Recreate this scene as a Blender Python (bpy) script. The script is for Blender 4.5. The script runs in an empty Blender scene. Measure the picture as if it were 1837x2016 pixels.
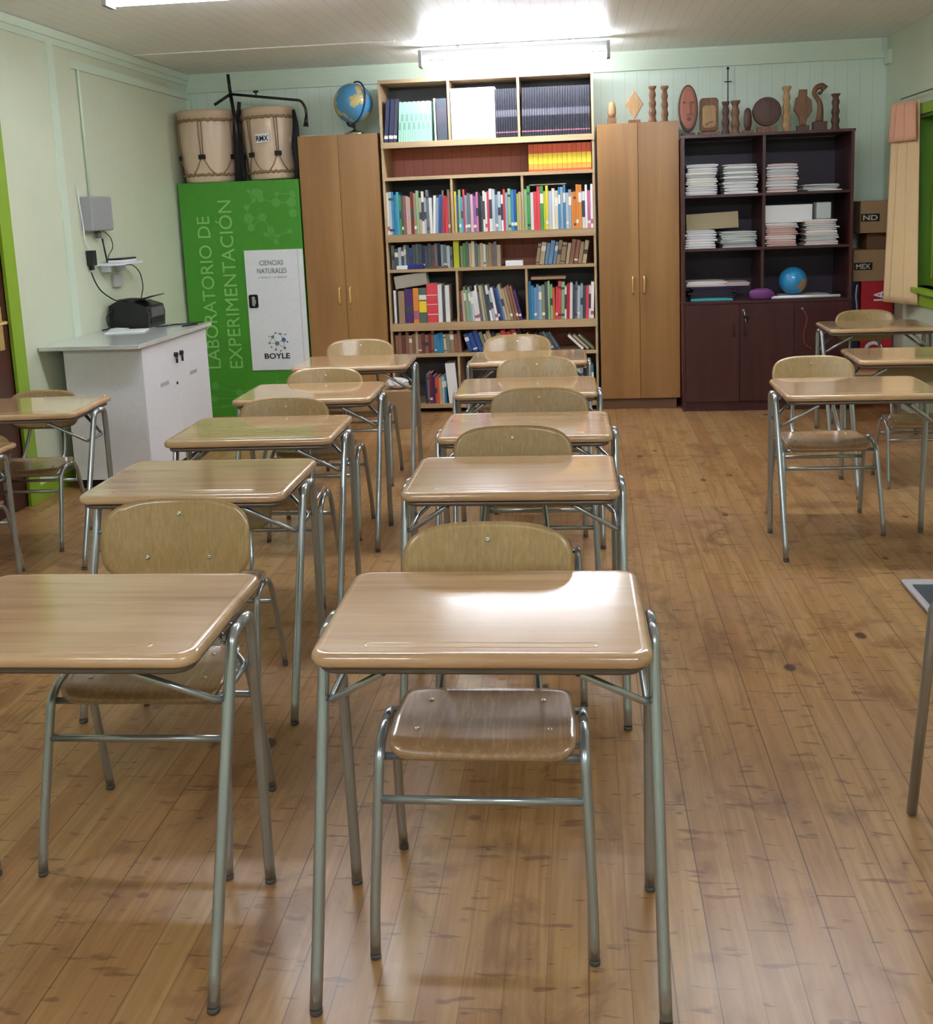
import bpy, bmesh, math, random
from mathutils import Vector, Matrix, Euler
random.seed(7)
PI = math.pi
C = bpy.context.scene.collection
SC = bpy.context.scene

# ------------------------------------------------------------------ camera, world, lamps, exposure
F_PX, PX, PY = 1947.2, 950.8, 725.0
YAW, PITCH, ROLL, CAM_H = .1018, .1575, .038, 1.635
def make_camera():
    cy, sy, cp, sp = math.cos(YAW), math.sin(YAW), math.cos(PITCH), math.sin(PITCH)
    f = Vector((-sy*cp, cy*cp, -sp)); r = Vector((cy, sy, 0)); d = f.cross(r)
    cr, sr = math.cos(ROLL), math.sin(ROLL)
    r2 = cr*r + sr*d; d2 = -sr*r + cr*d
    cam = bpy.data.cameras.new('camera'); o = bpy.data.objects.new('camera', cam); C.objects.link(o)
    M = Matrix((( r2.x, -d2.x, -f.x, 0), (r2.y, -d2.y, -f.y, 0), (r2.z, -d2.z, -f.z, CAM_H), (0, 0, 0, 1)))
    o.matrix_world = M
    W, H = 1837, 2016
    cam.sensor_fit = 'HORIZONTAL'; cam.sensor_width = 36; cam.lens = F_PX*36/W
    cam.shift_x = -(PX-W/2)/W; cam.shift_y = (PY-H/2)/W
    cam.clip_start = .05; cam.clip_end = 60
    SC.camera = o
make_camera()
SC.view_settings.view_transform = 'Standard'; SC.view_settings.look = 'None'
SC.view_settings.exposure = 1.52; SC.view_settings.gamma = 1; SC.view_settings.use_curve_mapping = False
TUBE_EMIT = 24.0
wd = bpy.data.worlds.new('night'); SC.world = wd; wd.use_nodes = True
wd.node_tree.nodes['Background'].inputs[0].default_value = (.012, .016, .022, 1)
wd.node_tree.nodes['Background'].inputs[1].default_value = .6

# ------------------------------------------------------------------ materials
def lin(c):
    return tuple(((v/255)/12.92 if v/255 <= .04045 else ((v/255+.055)/1.055)**2.4) for v in c)
def new_mat(name):
    m = bpy.data.materials.new(name); m.use_nodes = True
    nt = m.node_tree; b = nt.nodes['Principled BSDF']; return m, nt, b
_flat = {}
def flat(c, rough=.55, metal=0., coat=0.):
    k = (c, rough, metal, coat)
    if k not in _flat:
        m, nt, b = new_mat('paint_%d_%d_%d' % c)
        n = nt.nodes.new('ShaderNodeTexNoise'); n.inputs['Scale'].default_value = 30; n.inputs['Detail'].default_value = 4
        r = nt.nodes.new('ShaderNodeValToRGB'); l = lin(c)
        r.color_ramp.elements[0].position = .3; r.color_ramp.elements[1].position = .7
        r.color_ramp.elements[0].color = (*[v*.965 for v in l], 1); r.color_ramp.elements[1].color = (*[min(1, v*1.025) for v in l], 1)
        nt.links.new(n.outputs[0], r.inputs[0]); nt.links.new(r.outputs[0], b.inputs['Base Color'])
        b.inputs['Roughness'].default_value = rough; b.inputs['Metallic'].default_value = metal
        b.inputs['Coat Weight'].default_value = coat
        _flat[k] = m
    return _flat[k]
def wood(name, dark, light, grain='Z', scale=1., rough=.35, coat=0., bands=.5, rnd=True, mid=None, coat_rough=.08):
    """procedural veneer, grain running along one axis"""
    m, nt, b = new_mat(name); N, L = nt.nodes, nt.links
    tc = N.new('ShaderNodeTexCoord'); add = N.new('ShaderNodeVectorMath'); add.operation = 'ADD'
    L.new(tc.outputs['Object'], add.inputs[0])
    if rnd:
        oi = N.new('ShaderNodeObjectInfo'); cx = N.new('ShaderNodeCombineXYZ'); mu = N.new('ShaderNodeMath'); mu.operation = 'MULTIPLY'; mu.inputs[1].default_value = 17
        L.new(oi.outputs['Random'], mu.inputs[0]); [L.new(mu.outputs[0], cx.inputs[i]) for i in range(3)]; L.new(cx.outputs[0], add.inputs[1])
    mp = N.new('ShaderNodeMapping'); s = [26*scale]*3; s['XYZ'.index(grain)] = 1.6*scale; mp.inputs['Scale'].default_value = s
    L.new(add.outputs[0], mp.inputs[0])
    n1 = N.new('ShaderNodeTexNoise'); n1.inputs['Scale'].default_value = 1; n1.inputs['Detail'].default_value = 6; n1.inputs['Roughness'].default_value = .6; n1.inputs['Distortion'].default_value = .6
    L.new(mp.outputs[0], n1.inputs['Vector'])
    mp2 = N.new('ShaderNodeMapping'); s2 = [6*scale]*3; s2['XYZ'.index(grain)] = .5*scale; mp2.inputs['Scale'].default_value = s2
    L.new(add.outputs[0], mp2.inputs[0])
    n2 = N.new('ShaderNodeTexNoise'); n2.inputs['Scale'].default_value = 1; n2.inputs['Detail'].default_value = 3
    L.new(mp2.outputs[0], n2.inputs['Vector'])
    mx = N.new('ShaderNodeMix'); mx.inputs[0].default_value = bands; L.new(n1.outputs[0], mx.inputs[2]); L.new(n2.outputs[0], mx.inputs[3])
    r = N.new('ShaderNodeValToRGB'); r.color_ramp.elements[0].position = .32; r.color_ramp.elements[1].position = .68
    r.color_ramp.elements[0].color = (*lin(dark), 1); r.color_ramp.elements[1].color = (*lin(light), 1)
    if mid:
        e = r.color_ramp.elements.new(.5); e.color = (*lin(mid), 1)
    L.new(mx.outputs[0], r.inputs[0]); L.new(r.outputs[0], b.inputs['Base Color'])
    b.inputs['Roughness'].default_value = rough; b.inputs['Coat Weight'].default_value = coat; b.inputs['Coat Roughness'].default_value = coat_rough
    bp = N.new('ShaderNodeBump'); bp.inputs['Strength'].default_value = .04; bp.inputs['Distance'].default_value = .002
    L.new(n1.outputs[0], bp.inputs['Height']); L.new(bp.outputs[0], b.inputs['Normal'])
    return m
def emis(c, s):
    m, nt, b = new_mat('lamp_glow'); b.inputs['Emission Color'].default_value = (*c, 1); b.inputs['Emission Strength'].default_value = s
    b.inputs['Base Color'].default_value = (.9, .9, .9, 1); return m
def mnode(nt, op, a, b=None, c=None):
    n = nt.nodes.new('ShaderNodeMath'); n.operation = op
    for i, v in enumerate((a, b, c)):
        if v is None: continue
        if isinstance(v, (int, float)): n.inputs[i].default_value = v
        else: nt.links.new(v, n.inputs[i])
    return n.outputs[0]
def mixc(nt, f, a, b):
    n = nt.nodes.new('ShaderNodeMix'); n.data_type = 'RGBA'
    if isinstance(f, (int, float)): n.inputs[0].default_value = f
    else: nt.links.new(f, n.inputs[0])
    for i, v in ((6, a), (7, b)):
        if isinstance(v, tuple): n.inputs[i].default_value = (*v, 1)
        else: nt.links.new(v, n.inputs[i])
    return n.outputs[2]
def floor_mat():
    m, nt, b = new_mat('pine_floorboards'); N, L = nt.nodes, nt.links
    tc = N.new('ShaderNodeTexCoord'); sp = N.new('ShaderNodeSeparateXYZ'); L.new(tc.outputs['Object'], sp.inputs[0])
    X, Y = sp.outputs[0], sp.outputs[1]
    xs = mnode(nt, 'DIVIDE', mnode(nt, 'ADD', X, .0165), .09)
    idx = mnode(nt, 'FLOOR', xs); fr = mnode(nt, 'FRACT', xs)
    wn = N.new('ShaderNodeTexWhiteNoise'); wn.noise_dimensions = '1D'; L.new(idx, wn.inputs['W'])
    # plank ends
    yo = mnode(nt, 'DIVIDE', mnode(nt, 'ADD', Y, mnode(nt, 'MULTIPLY', wn.outputs['Value'], 9.)), 2.1)
    yi = mnode(nt, 'FLOOR', yo); yf = mnode(nt, 'FRACT', yo)
    wn2 = N.new('ShaderNodeTexWhiteNoise'); wn2.noise_dimensions = '2D'
    cv = N.new('ShaderNodeCombineXYZ'); L.new(idx, cv.inputs[0]); L.new(yi, cv.inputs[1]); L.new(cv.outputs[0], wn2.inputs['Vector'])
    tone = wn2.outputs['Value']
    # grain
    def noise(sx, sy, sz, det=4, rough=.5, dist=0., rot=0., loc=(0, 0, 0), perboard=0.):
        mp = N.new('ShaderNodeMapping'); mp.inputs['Scale'].default_value = (sx, sy, sz); mp.inputs['Rotation'].default_value = (0, 0, rot); mp.inputs['Location'].default_value = loc
        L.new(tc.outputs['Object'], mp.inputs[0]); v = mp.outputs[0]
        if perboard:
            ad = N.new('ShaderNodeVectorMath'); ad.operation = 'ADD'; cb = N.new('ShaderNodeCombineXYZ')
            L.new(mnode(nt, 'MULTIPLY', tone, perboard), cb.inputs[2]); L.new(v, ad.inputs[0]); L.new(cb.outputs[0], ad.inputs[1]); v = ad.outputs[0]
        n = N.new('ShaderNodeTexNoise'); n.inputs['Scale'].default_value = 1; n.inputs['Detail'].default_value = det; n.inputs['Roughness'].default_value = rough; n.inputs['Distortion'].default_value = dist
        L.new(v, n.inputs['Vector']); return n.outputs[0]
    def ramp(v, a, b_):
        r = N.new('ShaderNodeMapRange'); r.interpolation_type = 'SMOOTHSTEP'; r.inputs['From Min'].default_value = a; r.inputs['From Max'].default_value = b_; L.new(v, r.inputs['Value']); return r.outputs[0]
    g = noise(22, 1.3, 1, 6, .6, 1.6, perboard=30.)
    fine = noise(170, 5, 1, 3, .6, .3, perboard=60.)
    big = noise(1.5, 1.1, 1, 5, .6)
    patch = noise(5, 3, 1, 6, .62, .8, loc=(4, 2, 0))
    c = mixc(nt, ramp(g, .3, .72), lin((150, 110, 66)), lin((176, 138, 90)))
    c = mixc(nt, mnode(nt, 'MULTIPLY', ramp(fine, .5, .8), .16), c, lin((122, 86, 52)))
    c = mixc(nt, mnode(nt, 'MULTIPLY', ramp(tone, .5, 1.), .32), c, lin((150, 100, 60)))
    c = mixc(nt, mnode(nt, 'MULTIPLY', ramp(tone, .35, .0), .30), c, lin((184, 152, 100)))
    c = mixc(nt, mnode(nt, 'MULTIPLY', ramp(big, .45, .68), .35), c, lin((166, 132, 108)))
    c = mixc(nt, mnode(nt, 'MULTIPLY', ramp(patch, .50, .72), .75), c, lin((112, 74, 40)))
    # knots and dark worn marks
    def knots(sx, sy, thr, rmin, rvar, dark, seed):
        kv = N.new('ShaderNodeMapping'); kv.inputs['Scale'].default_value = (sx, sy, 1); kv.inputs['Location'].default_value = (seed, seed*1.7, 0); L.new(tc.outputs['Object'], kv.inputs[0])
        vo = N.new('ShaderNodeTexVoronoi'); vo.inputs['Scale'].default_value = 1; L.new(kv.outputs[0], vo.inputs['Vector'])
        vn = N.new('ShaderNodeSeparateColor'); L.new(vo.outputs['Color'], vn.inputs[0])
        on = mnode(nt, 'GREATER_THAN', vn.outputs[0], thr)
        rad = mnode(nt, 'ADD', mnode(nt, 'MULTIPLY', vn.outputs[1], rvar), rmin)
        d = mnode(nt, 'ADD', vo.outputs['Distance'], mnode(nt, 'MULTIPLY', mnode(nt, 'SUBTRACT', patch, .5), .16))
        return mnode(nt, 'MULTIPLY', mnode(nt, 'MULTIPLY', on, dark), ramp(mnode(nt, 'SUBTRACT', d, rad), .035, -.025))
    c = mixc(nt, knots(4.6, 3.3, .45, .04, .08, .92, 3.3), c, lin((74, 52, 42)))
    c = mixc(nt, knots(7.5, 11.0, .55, .04, .10, .62, 8.1), c, lin((96, 62, 38)))
    c = mixc(nt, knots(2.6, 5.5, .45, .10, .16, .38, 1.9), c, lin((124, 80, 48)))
    dent = noise(9, 34, 1, 2, .5, .4, .18, (1, 5, 0)); dent2 = noise(14, 60, 1, 2, .5, .2, -.3, (7, 3, 0))
    c = mixc(nt, mnode(nt, 'MULTIPLY', ramp(dent, .61, .69), .62), c, lin((104, 68, 42)))
    c = mixc(nt, mnode(nt, 'MULTIPLY', ramp(dent2, .69, .74), .6), c, lin((88, 56, 36)))
    # seams, each of its own darkness
    sw = mnode(nt, 'ADD', mnode(nt, 'MULTIPLY', wn.outputs['Value'], .018), .014)
    seam = mnode(nt, 'MAXIMUM', mnode(nt, 'LESS_THAN', fr, sw), mnode(nt, 'LESS_THAN', yf, .0016))
    sd = mnode(nt, 'ADD', mnode(nt, 'MULTIPLY', wn.outputs['Value'], .4), .42)
    c = mixc(nt, mnode(nt, 'MULTIPLY', seam, sd), c, lin((48, 32, 22)))
    edge = mnode(nt, 'LESS_THAN', mnode(nt, 'ABSOLUTE', mnode(nt, 'SUBTRACT', fr, .03)), .035)
    c = mixc(nt, mnode(nt, 'MULTIPLY', edge, .14), c, lin((110, 72, 44)))
    L.new(c, b.inputs['Base Color'])
    L.new(mnode(nt, 'ADD', mnode(nt, 'MULTIPLY', big, .22), mnode(nt, 'ADD', mnode(nt, 'MULTIPLY', patch, .2), .12)), b.inputs['Roughness'])
    b.inputs['Coat Weight'].default_value = .12; b.inputs['Coat Roughness'].default_value = .2; b.inputs['Specular IOR Level'].default_value = .38
    bp = N.new('ShaderNodeBump'); bp.inputs['Strength'].default_value = .25; bp.inputs['Distance'].default_value = .003
    L.new(mnode(nt, 'SUBTRACT', mnode(nt, 'MULTIPLY', patch, .5), seam), bp.inputs['Height']); L.new(bp.outputs[0], b.inputs['Normal'])
    return m
def boards_mat(name, col, axis, width, line=.5, rough=.5, var=.05, groove=.03):
    """painted tongue-and-groove boards: joints every `width` along `axis`"""
    m, nt, b = new_mat(name); N, L = nt.nodes, nt.links
    tc = N.new('ShaderNodeTexCoord'); sp = N.new('ShaderNodeSeparateXYZ'); L.new(tc.outputs['Object'], sp.inputs[0])
    s = mnode(nt, 'DIVIDE', sp.outputs['XYZ'.index(axis)], width); fr = mnode(nt, 'FRACT', s)
    wn = N.new('ShaderNodeTexWhiteNoise'); wn.noise_dimensions = '1D'; L.new(mnode(nt, 'FLOOR', s), wn.inputs['W'])
    seam = mnode(nt, 'LESS_THAN', fr, groove)
    n = N.new('ShaderNodeTexNoise'); n.inputs['Scale'].default_value = 3.; n.inputs['Detail'].default_value = 6; L.new(tc.outputs['Object'], n.inputs['Vector'])
    l = lin(col)
    c = mixc(nt, mnode(nt, 'MULTIPLY', n.outputs[0], .5), l, tuple(v*.86 for v in l))
    c = mixc(nt, mnode(nt, 'MULTIPLY', wn.outputs['Value'], var*2), c, tuple(v*.8 for v in l))
    c = mixc(nt, mnode(nt, 'MULTIPLY', seam, line), c, tuple(v*.35 for v in l))
    L.new(c, b.inputs['Base Color']); b.inputs['Roughness'].default_value = rough
    bp = N.new('ShaderNodeBump'); bp.inputs['Strength'].default_value = .4; bp.inputs['Distance'].default_value = .004
    L.new(mnode(nt, 'SUBTRACT', 1., seam), bp.inputs['Height']); L.new(bp.outputs[0], b.inputs['Normal'])
    return m
def globe_mat(name, sea, land, land2, sc, seed):
    m, nt, b = new_mat(name); N, L = nt.nodes, nt.links
    tc = N.new('ShaderNodeTexCoord'); mp = N.new('ShaderNodeMapping'); mp.inputs['Location'].default_value = (seed, seed*.7, seed*.3); L.new(tc.outputs['Object'], mp.inputs[0])
    n = N.new('ShaderNodeTexNoise'); n.inputs['Scale'].default_value = sc; n.inputs['Detail'].default_value = 4; L.new(mp.outputs[0], n.inputs['Vector'])
    n2 = N.new('ShaderNodeTexNoise'); n2.inputs['Scale'].default_value = sc*1.7; L.new(mp.outputs[0], n2.inputs['Vector'])
    r = N.new('ShaderNodeValToRGB'); r.color_ramp.elements[0].position = .53; r.color_ramp.elements[1].position = .56; L.new(n.outputs[0], r.inputs[0])
    c2 = mixc(nt, n2.outputs[0], lin(land), lin(land2)); c = mixc(nt, r.outputs[0], lin(sea), c2)
    L.new(c, b.inputs['Base Color']); b.inputs['Roughness'].default_value = .22; return m
M_floor = floor_mat()
M_ceil = boards_mat('white_ceiling_boards', (248, 246, 242), 'X', .0905, .30, .38, .04, .05)
M_back = boards_mat('mint_wall_boards', (220, 238, 222), 'X', .098, .30, .45, .04, .04)
M_left = boards_mat('pale_green_panels', (218, 226, 200), 'Y', .10, .08, .42, .02, .03)
M_right = boards_mat('pale_green_wall', (206, 216, 190), 'Y', .10, .05, .45, .02, .03)
M_trim = flat((216, 232, 212), .42)
M_lime = flat((140, 176, 48), .4, coat=.2)
M_lime_shaded = flat((92, 138, 34), .45)  # frame lime with the shade of the window reveal put into its colour
M_desk = wood('desk_laminate', (168, 130, 94), (208, 176, 138), 'X', .8, .2, 1., .45, True, (198, 162, 122), .085)
M_seat = wood('oak_plywood', (156, 130, 84), (184, 156, 108), 'Z', 5., .3, .7, .2, True, (170, 142, 94), .14)
M_seatf = wood('oak_plywood_seat', (148, 114, 78), (180, 146, 106), 'Y', 4., .28, 1., .15, True, (152, 116, 80), .14)
M_tube = flat((176, 182, 186), .25, .75)
M_tray = flat((118, 108, 100), .35, .5)
M_chrome = flat((215, 212, 200), .15, 1.)
M_ward = wood('honey_oak_veneer', (134, 94, 50), (178, 134, 82), 'Z', .55, .38, .15, .65, True, (158, 114, 66), .2)
M_beech = wood('beech_shelf', (168, 138, 100), (204, 176, 138), 'X', .6, .42, 0., .5, True)
M_beechv = wood('beech_upright', (168, 138, 100), (204, 176, 138), 'Z', .6, .42, 0., .5, True)
M_pine = boards_mat('red_pine_backboards', (186, 108, 82), 'X', .0815, .6, .5, .2, .05)
M_greyback = flat((92, 90, 92), .6)
M_wenge = wood('dark_mahogany_laminate', (58, 26, 30), (82, 40, 38), 'Z', .6, .35, .15, .5, True)
M_wengeback = flat((54, 42, 58), .5)
M_plinth = wood('brown_plinth', (102, 72, 50), (128, 94, 66), 'X', .6, .5)
M_green = flat((72, 152, 42), .4)
M_green2 = flat((92, 168, 74), .4)
M_gtext = flat((140, 200, 112), .4)
M_white = flat((238, 241, 248), .35)
M_whitep = flat((236, 238, 242), .6)
M_top = flat((206, 210, 208), .18, coat=.4)
M_black = flat((16, 16, 20), .3)
M_blackc = flat((20, 20, 26), .8)
M_grey = flat((150, 150, 152), .5)
M_card = flat((160, 128, 92), .8)
M_cardd = flat((112, 78, 48), .8)
M_red = flat((176, 26, 40), .45)
M_curt = flat((226, 196, 150), .85)
M_curtp = flat((224, 170, 140), .85)
M_carve = wood('carved_wood', (98, 66, 44), (150, 108, 76), 'Z', 2., .55, 0., .4)
M_carvel = wood('pale_carved_wood', (158, 122, 84), (196, 160, 116), 'Z', 2., .55, 0., .4)
M_carved = wood('dark_carved_wood', (70, 46, 38), (104, 70, 56), 'Z', 2., .5, 0., .4)
M_drum = wood('pale_drum_wood', (206, 180, 150), (230, 208, 184), 'Z', .8, .45, .1, .5)
M_rope = flat((150, 120, 92), .85)
M_brass = flat((226, 196, 130), .35, .6)
M_door = wood('brown_door', (58, 26, 22), (84, 40, 32), 'Z', .7, .35, .2, .5, False)

# ------------------------------------------------------------------ mesh helpers
def box(bm, x0, x1, y0, y1, z0, z1, mi=0, M=None):
    vs = [bm.verts.new(v) for v in ((x0,y0,z0),(x1,y0,z0),(x1,y1,z0),(x0,y1,z0),(x0,y0,z1),(x1,y0,z1),(x1,y1,z1),(x0,y1,z1))]
    if M: [setattr(v, 'co', M @ v.co) for v in vs]
    for f in ((3,2,1,0),(4,5,6,7),(0,1,5,4),(1,2,6,5),(2,3,7,6),(3,0,4,7)):
        bm.faces.new([vs[i] for i in f]).material_index = mi
def bev(bm, w=.003, seg=2):
    bmesh.ops.bevel(bm, geom=list(bm.edges), offset=w, segments=seg, profile=.6, affect='EDGES', clamp_overlap=True)
def loft(bm, rings, caps=True, mi=0, smooth=True, closed=False):
    R = [[bm.verts.new(p) for p in r] for r in rings]; n = len(R[0])
    m = len(R)
    for a in range(m if closed else m-1):
        for i in range(n):
            f = bm.faces.new((R[a][i], R[a][(i+1) % n], R[(a+1) % m][(i+1) % n], R[(a+1) % m][i])); f.material_index = mi; f.smooth = smooth
    if caps and not closed:
        f = bm.faces.new(R[0][::-1]); f.material_index = mi
        f = bm.faces.new(R[-1]); f.material_index = mi
def catmull(pts, k=5):
    P = [Vector(p) for p in pts]; P = [P[0]*2-P[1]] + P + [P[-1]*2-P[-2]]; out = []
    for i in range(1, len(P)-2):
        for j in range(k):
            t = j/k; a, b, c, d = P[i-1:i+3]
            out.append(.5*((2*b)+(c-a)*t+(2*a-5*b+4*c-d)*t*t+(3*b-a-3*c+d)*t**3))
    out.append(P[-2]); return out
def fillet(pts, r=.04, k=6):
    """polyline with rounded corners"""
    P = [Vector(p) for p in pts]; out = [P[0]]
    for i in range(1, len(P)-1):
        a = (P[i-1]-P[i]); b = (P[i+1]-P[i]); rr = min(r, a.length*.48, b.length*.48)
        s, e = P[i]+a.normalized()*rr, P[i]+b.normalized()*rr
        for j in range(k+1):
            t = j/k; out.append(s*(1-t)**2+P[i]*2*t*(1-t)+e*t*t)
    out.append(P[-1]); return out
def tube(bm, path, r, n=12, mi=0, flat_=1., caps=True):
    P = [Vector(p) for p in path]; rings = []; up = None
    for i, p in enumerate(P):
        t = (P[min(i+1, len(P)-1)]-P[max(i-1, 0)]).normalized()
        if up is None:
            up = Vector((0, 0, 1)) if abs(t.z) < .9 else Vector((1, 0, 0))
        s = t.cross(up).normalized(); up = s.cross(t).normalized()
        rad = r(i/(len(P)-1)) if callable(r) else r
        rings.append([p+s*math.cos(a)*rad+up*math.sin(a)*rad*flat_ for a in [2*PI*j/n for j in range(n)]])
    loft(bm, rings, caps, mi)
def lathe(bm, prof, n=28, mi=0, c=(0, 0, 0), sx=1., sy=1.):
    rings = [[(c[0]+max(r, 1e-4)*math.cos(2*PI*j/n)*sx, c[1]+max(r, 1e-4)*math.sin(2*PI*j/n)*sy, c[2]+z) for j in range(n)] for r, z in prof]
    loft(bm, rings, True, mi)
def rrect(w, d, r, k=6):
    pts = []
    for cx, cy, a0 in ((w/2-r, d/2-r, 0), (-w/2+r, d/2-r, PI/2), (-w/2+r, -d/2+r, PI), (w/2-r, -d/2+r, 1.5*PI)):
        for j in range(k+1):
            a = a0+PI/2*j/k; pts.append((cx+r*math.cos(a), cy+r*math.sin(a)))
    return pts
def prism(bm, pts, y0, y1, mi=0, inset=0.):
    """outline in XZ extruded along Y"""
    cx = sum(p[0] for p in pts)/len(pts); cz = sum(p[1] for p in pts)/len(pts)
    if inset:
        ins = [(cx+(p[0]-cx)*(1-inset), cz+(p[1]-cz)*(1-inset)) for p in pts]
        e = (y1-y0)*.22
        rings = [[(x, y0, z) for x, z in ins], [(x, y0+e, z) for x, z in pts], [(x, y1-e, z) for x, z in pts], [(x, y1, z) for x, z in ins]]
    else: rings = [[(x, y0, z) for x, z in pts], [(x, y1, z) for x, z in pts]]
    loft(bm, rings, True, mi, False)
def obj(name, bm, mats, parent=None, loc=None, rot=None):
    bmesh.ops.recalc_face_normals(bm, faces=list(bm.faces))
    me = bpy.data.meshes.new(name); bm.to_mesh(me); bm.free()
    for m in (mats if isinstance(mats, (list, tuple)) else [mats]): me.materials.append(m)
    o = bpy.data.objects.new(name, me); C.objects.link(o)
    if parent: o.parent = parent
    if loc: o.location = loc
    if rot: o.rotation_euler = rot
    return o
def tag(o, label, cat, group=None, kind=None):
    o['label'] = label; o['category'] = cat
    if group: o['group'] = group
    if kind: o['kind'] = kind
    return o
def thing(name, label, cat, loc=(0, 0, 0), rotz=0, group=None, rot=None):
    o = bpy.data.objects.new(name, None); C.objects.link(o); o.empty_display_size = .1
    o.location = loc; o.rotation_euler = rot or (0, 0, rotz); return tag(o, label, cat, group)
def struct(name, bm, m): 
    o = obj(name, bm, m); o['kind'] = 'structure'; return o
def B(name, mats, parent, *boxes, bv=0., seg=2):
    bm = bmesh.new()
    for b in boxes: box(bm, *b)
    if bv: bev(bm, bv, seg)
    return obj(name, bm, mats, parent)
def dup(root, loc, rotz, label, group=None, scale=None):
    r = root.copy(); C.objects.link(r); r.location = loc; r.rotation_euler = (0, 0, rotz); r['label'] = label
    if scale: r.scale = (scale,)*3
    if group: r['group'] = group
    for ch in list(root.children):
        c = ch.copy(); C.objects.link(c); c.parent = r
        for g in list(ch.children):
            d = g.copy(); C.objects.link(d); d.parent = c
    return r
def text(name, s, parent, mat, x0, x1, z0, z1, y, up=False, bold=0., thick=.0012):
    """flat lettering on a surface that faces -Y, filling the box x0..x1, z0..z1; up=True reads upwards"""
    cu = bpy.data.curves.new(name, 'FONT'); cu.body = s; cu.extrude = thick; cu.offset = bold; cu.align_x = 'CENTER'; cu.resolution_u = 3; cu.space_line = 1.0
    t = bpy.data.objects.new(name, cu); C.objects.link(t)
    bpy.context.view_layer.update()
    me = bpy.data.meshes.new_from_object(t.evaluated_get(bpy.context.evaluated_depsgraph_get()))
    bpy.data.objects.remove(t); bpy.data.curves.remove(cu)
    vs = me.vertices; ax = min(v.co.x for v in vs); bx = max(v.co.x for v in vs); ay = min(v.co.y for v in vs); by = max(v.co.y for v in vs)
    for v in vs:
        u, w = (v.co.x-ax)/(bx-ax), (v.co.y-ay)/(by-ay)
        if up: v.co = (x0+(1-w)*(x1-x0), y-v.co.z-thick, z0+u*(z1-z0))
        else: v.co = (x0+u*(x1-x0), y-v.co.z-thick, z0+w*(z1-z0))
    me.materials.clear(); me.materials.append(mat)
    o = bpy.data.objects.new(name, me); C.objects.link(o); o.parent = parent; return o

# ------------------------------------------------------------------ the room
XL, XR, YB, YF, H = -3.30, 2.46, 8.42, -2.0, 2.87
def sbox(name, m, *boxes):
    bm = bmesh.new()
    for b in boxes: box(bm, *b)
    return struct(name, bm, m)
sbox('floor', M_floor, (XL-.1, XR+.15, YF-.1, YB+.1, -.06, 0))
sbox('ceiling', M_ceil, (XL-.1, XR+.15, YF-.1, YB+.1, H, H+.06))
sbox('wall_back', M_back, (XL-.1, XR+.15, YB, YB+.08, 0, H))
sbox('wall_front', M_right, (XL-.1, XR+.15, YF-.08, YF, 0, H))
DY0, DY1, DZ = 4.52, 5.40, 2.28
sbox('wall_left', M_left, (XL-.1, XL, YF, DY0, 0, H), (XL-.1, XL, DY1, YB, 0, H), (XL-.1, XL, DY0, DY1, DZ, H))
WY0, WY1, WZ0, WZ1 = 5.55, 7.62, .97, 2.20
sbox('wall_right', M_right, (XR, XR+.15, YF, WY0, 0, H), (XR, XR+.15, WY1, YB, 0, H), (XR, XR+.15, WY0, WY1, 0, WZ0), (XR, XR+.15, WY0, WY1, WZ1, H))
sbox('trim_1', M_trim, (XL, XR-.05, YB-.022, YB, 2.765, H), (XL, XR-.03, YB-.034, YB, 2.715, 2.765))
sbox('trim_2', M_trim, (XL, XL+.03, YF, YB-.03, 2.815, H-.002), (XL, XL+.014, YF, YB-.03, 2.775, 2.815))
sbox('trim_3', M_trim, (XL, XL+.018, 6.42, YB-.036, 2.66, 2.715))
sbox('trim_4', M_trim, (XL, XL+.014, 6.12, 6.20, 0, 2.775))
sbox('trim_5', M_ceil, (XL+.04, -1.3, 7.30, 7.36, H-.006, H), )
sbox('trim_6', M_trim, (XR-.03, XR-.0005, YB-.13, YB-.036, 2.66, 2.765), (XL+.0005, XL+.03, YB-.05, YB-.002, 0, 2.66))
sbox('baseboard_left', M_lime, (XL, XL+.012, DY1+.12, 6.12, 0, .09))
sbox('baseboard_back', M_trim, (XL, XR, YB-.015, YB, 0, .09))
# door
door = obj('door_1', (lambda bm: (box(bm, XL-.05, XL-.006, DY0+.001, DY1-.001, .005, DZ-.001), bm)[1])(bmesh.new()), M_door); door['kind'] = 'structure'
for a, b_ in ((.25, 1.0), (1.18, 2.1)):
    bm = bmesh.new(); box(bm, XL-.007, XL-.001, DY0+.13, DY1-.2, a, b_); bev(bm, .008); obj('door_panel', bm, M_door, door)
bm = bmesh.new(); box(bm, XL-.0065, XL+.002, DY1-.105, DY1-.06, .95, 1.20); bev(bm, .003)
hp = obj('handle_plate', bm, M_brass, door)
bm = bmesh.new(); tube(bm, fillet([(XL-.002, DY1-.082, 1.11), (XL+.045, DY1-.082, 1.11), (XL+.045, DY1-.20, 1.105)], .02), .009); obj('door_handle', bm, M_brass, hp)
bm = bmesh.new()
for b_ in ((XL-.1, XL+.02, DY1, DY1+.115, 0, DZ+.1), (XL-.1, XL+.02, DY0-.1, DY0, 0, DZ+.1), (XL-.1, XL+.02, DY0, DY1, DZ, DZ+.1)): box(bm, *b_)
obj('door_frame', bm, M_lime, door)
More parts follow.
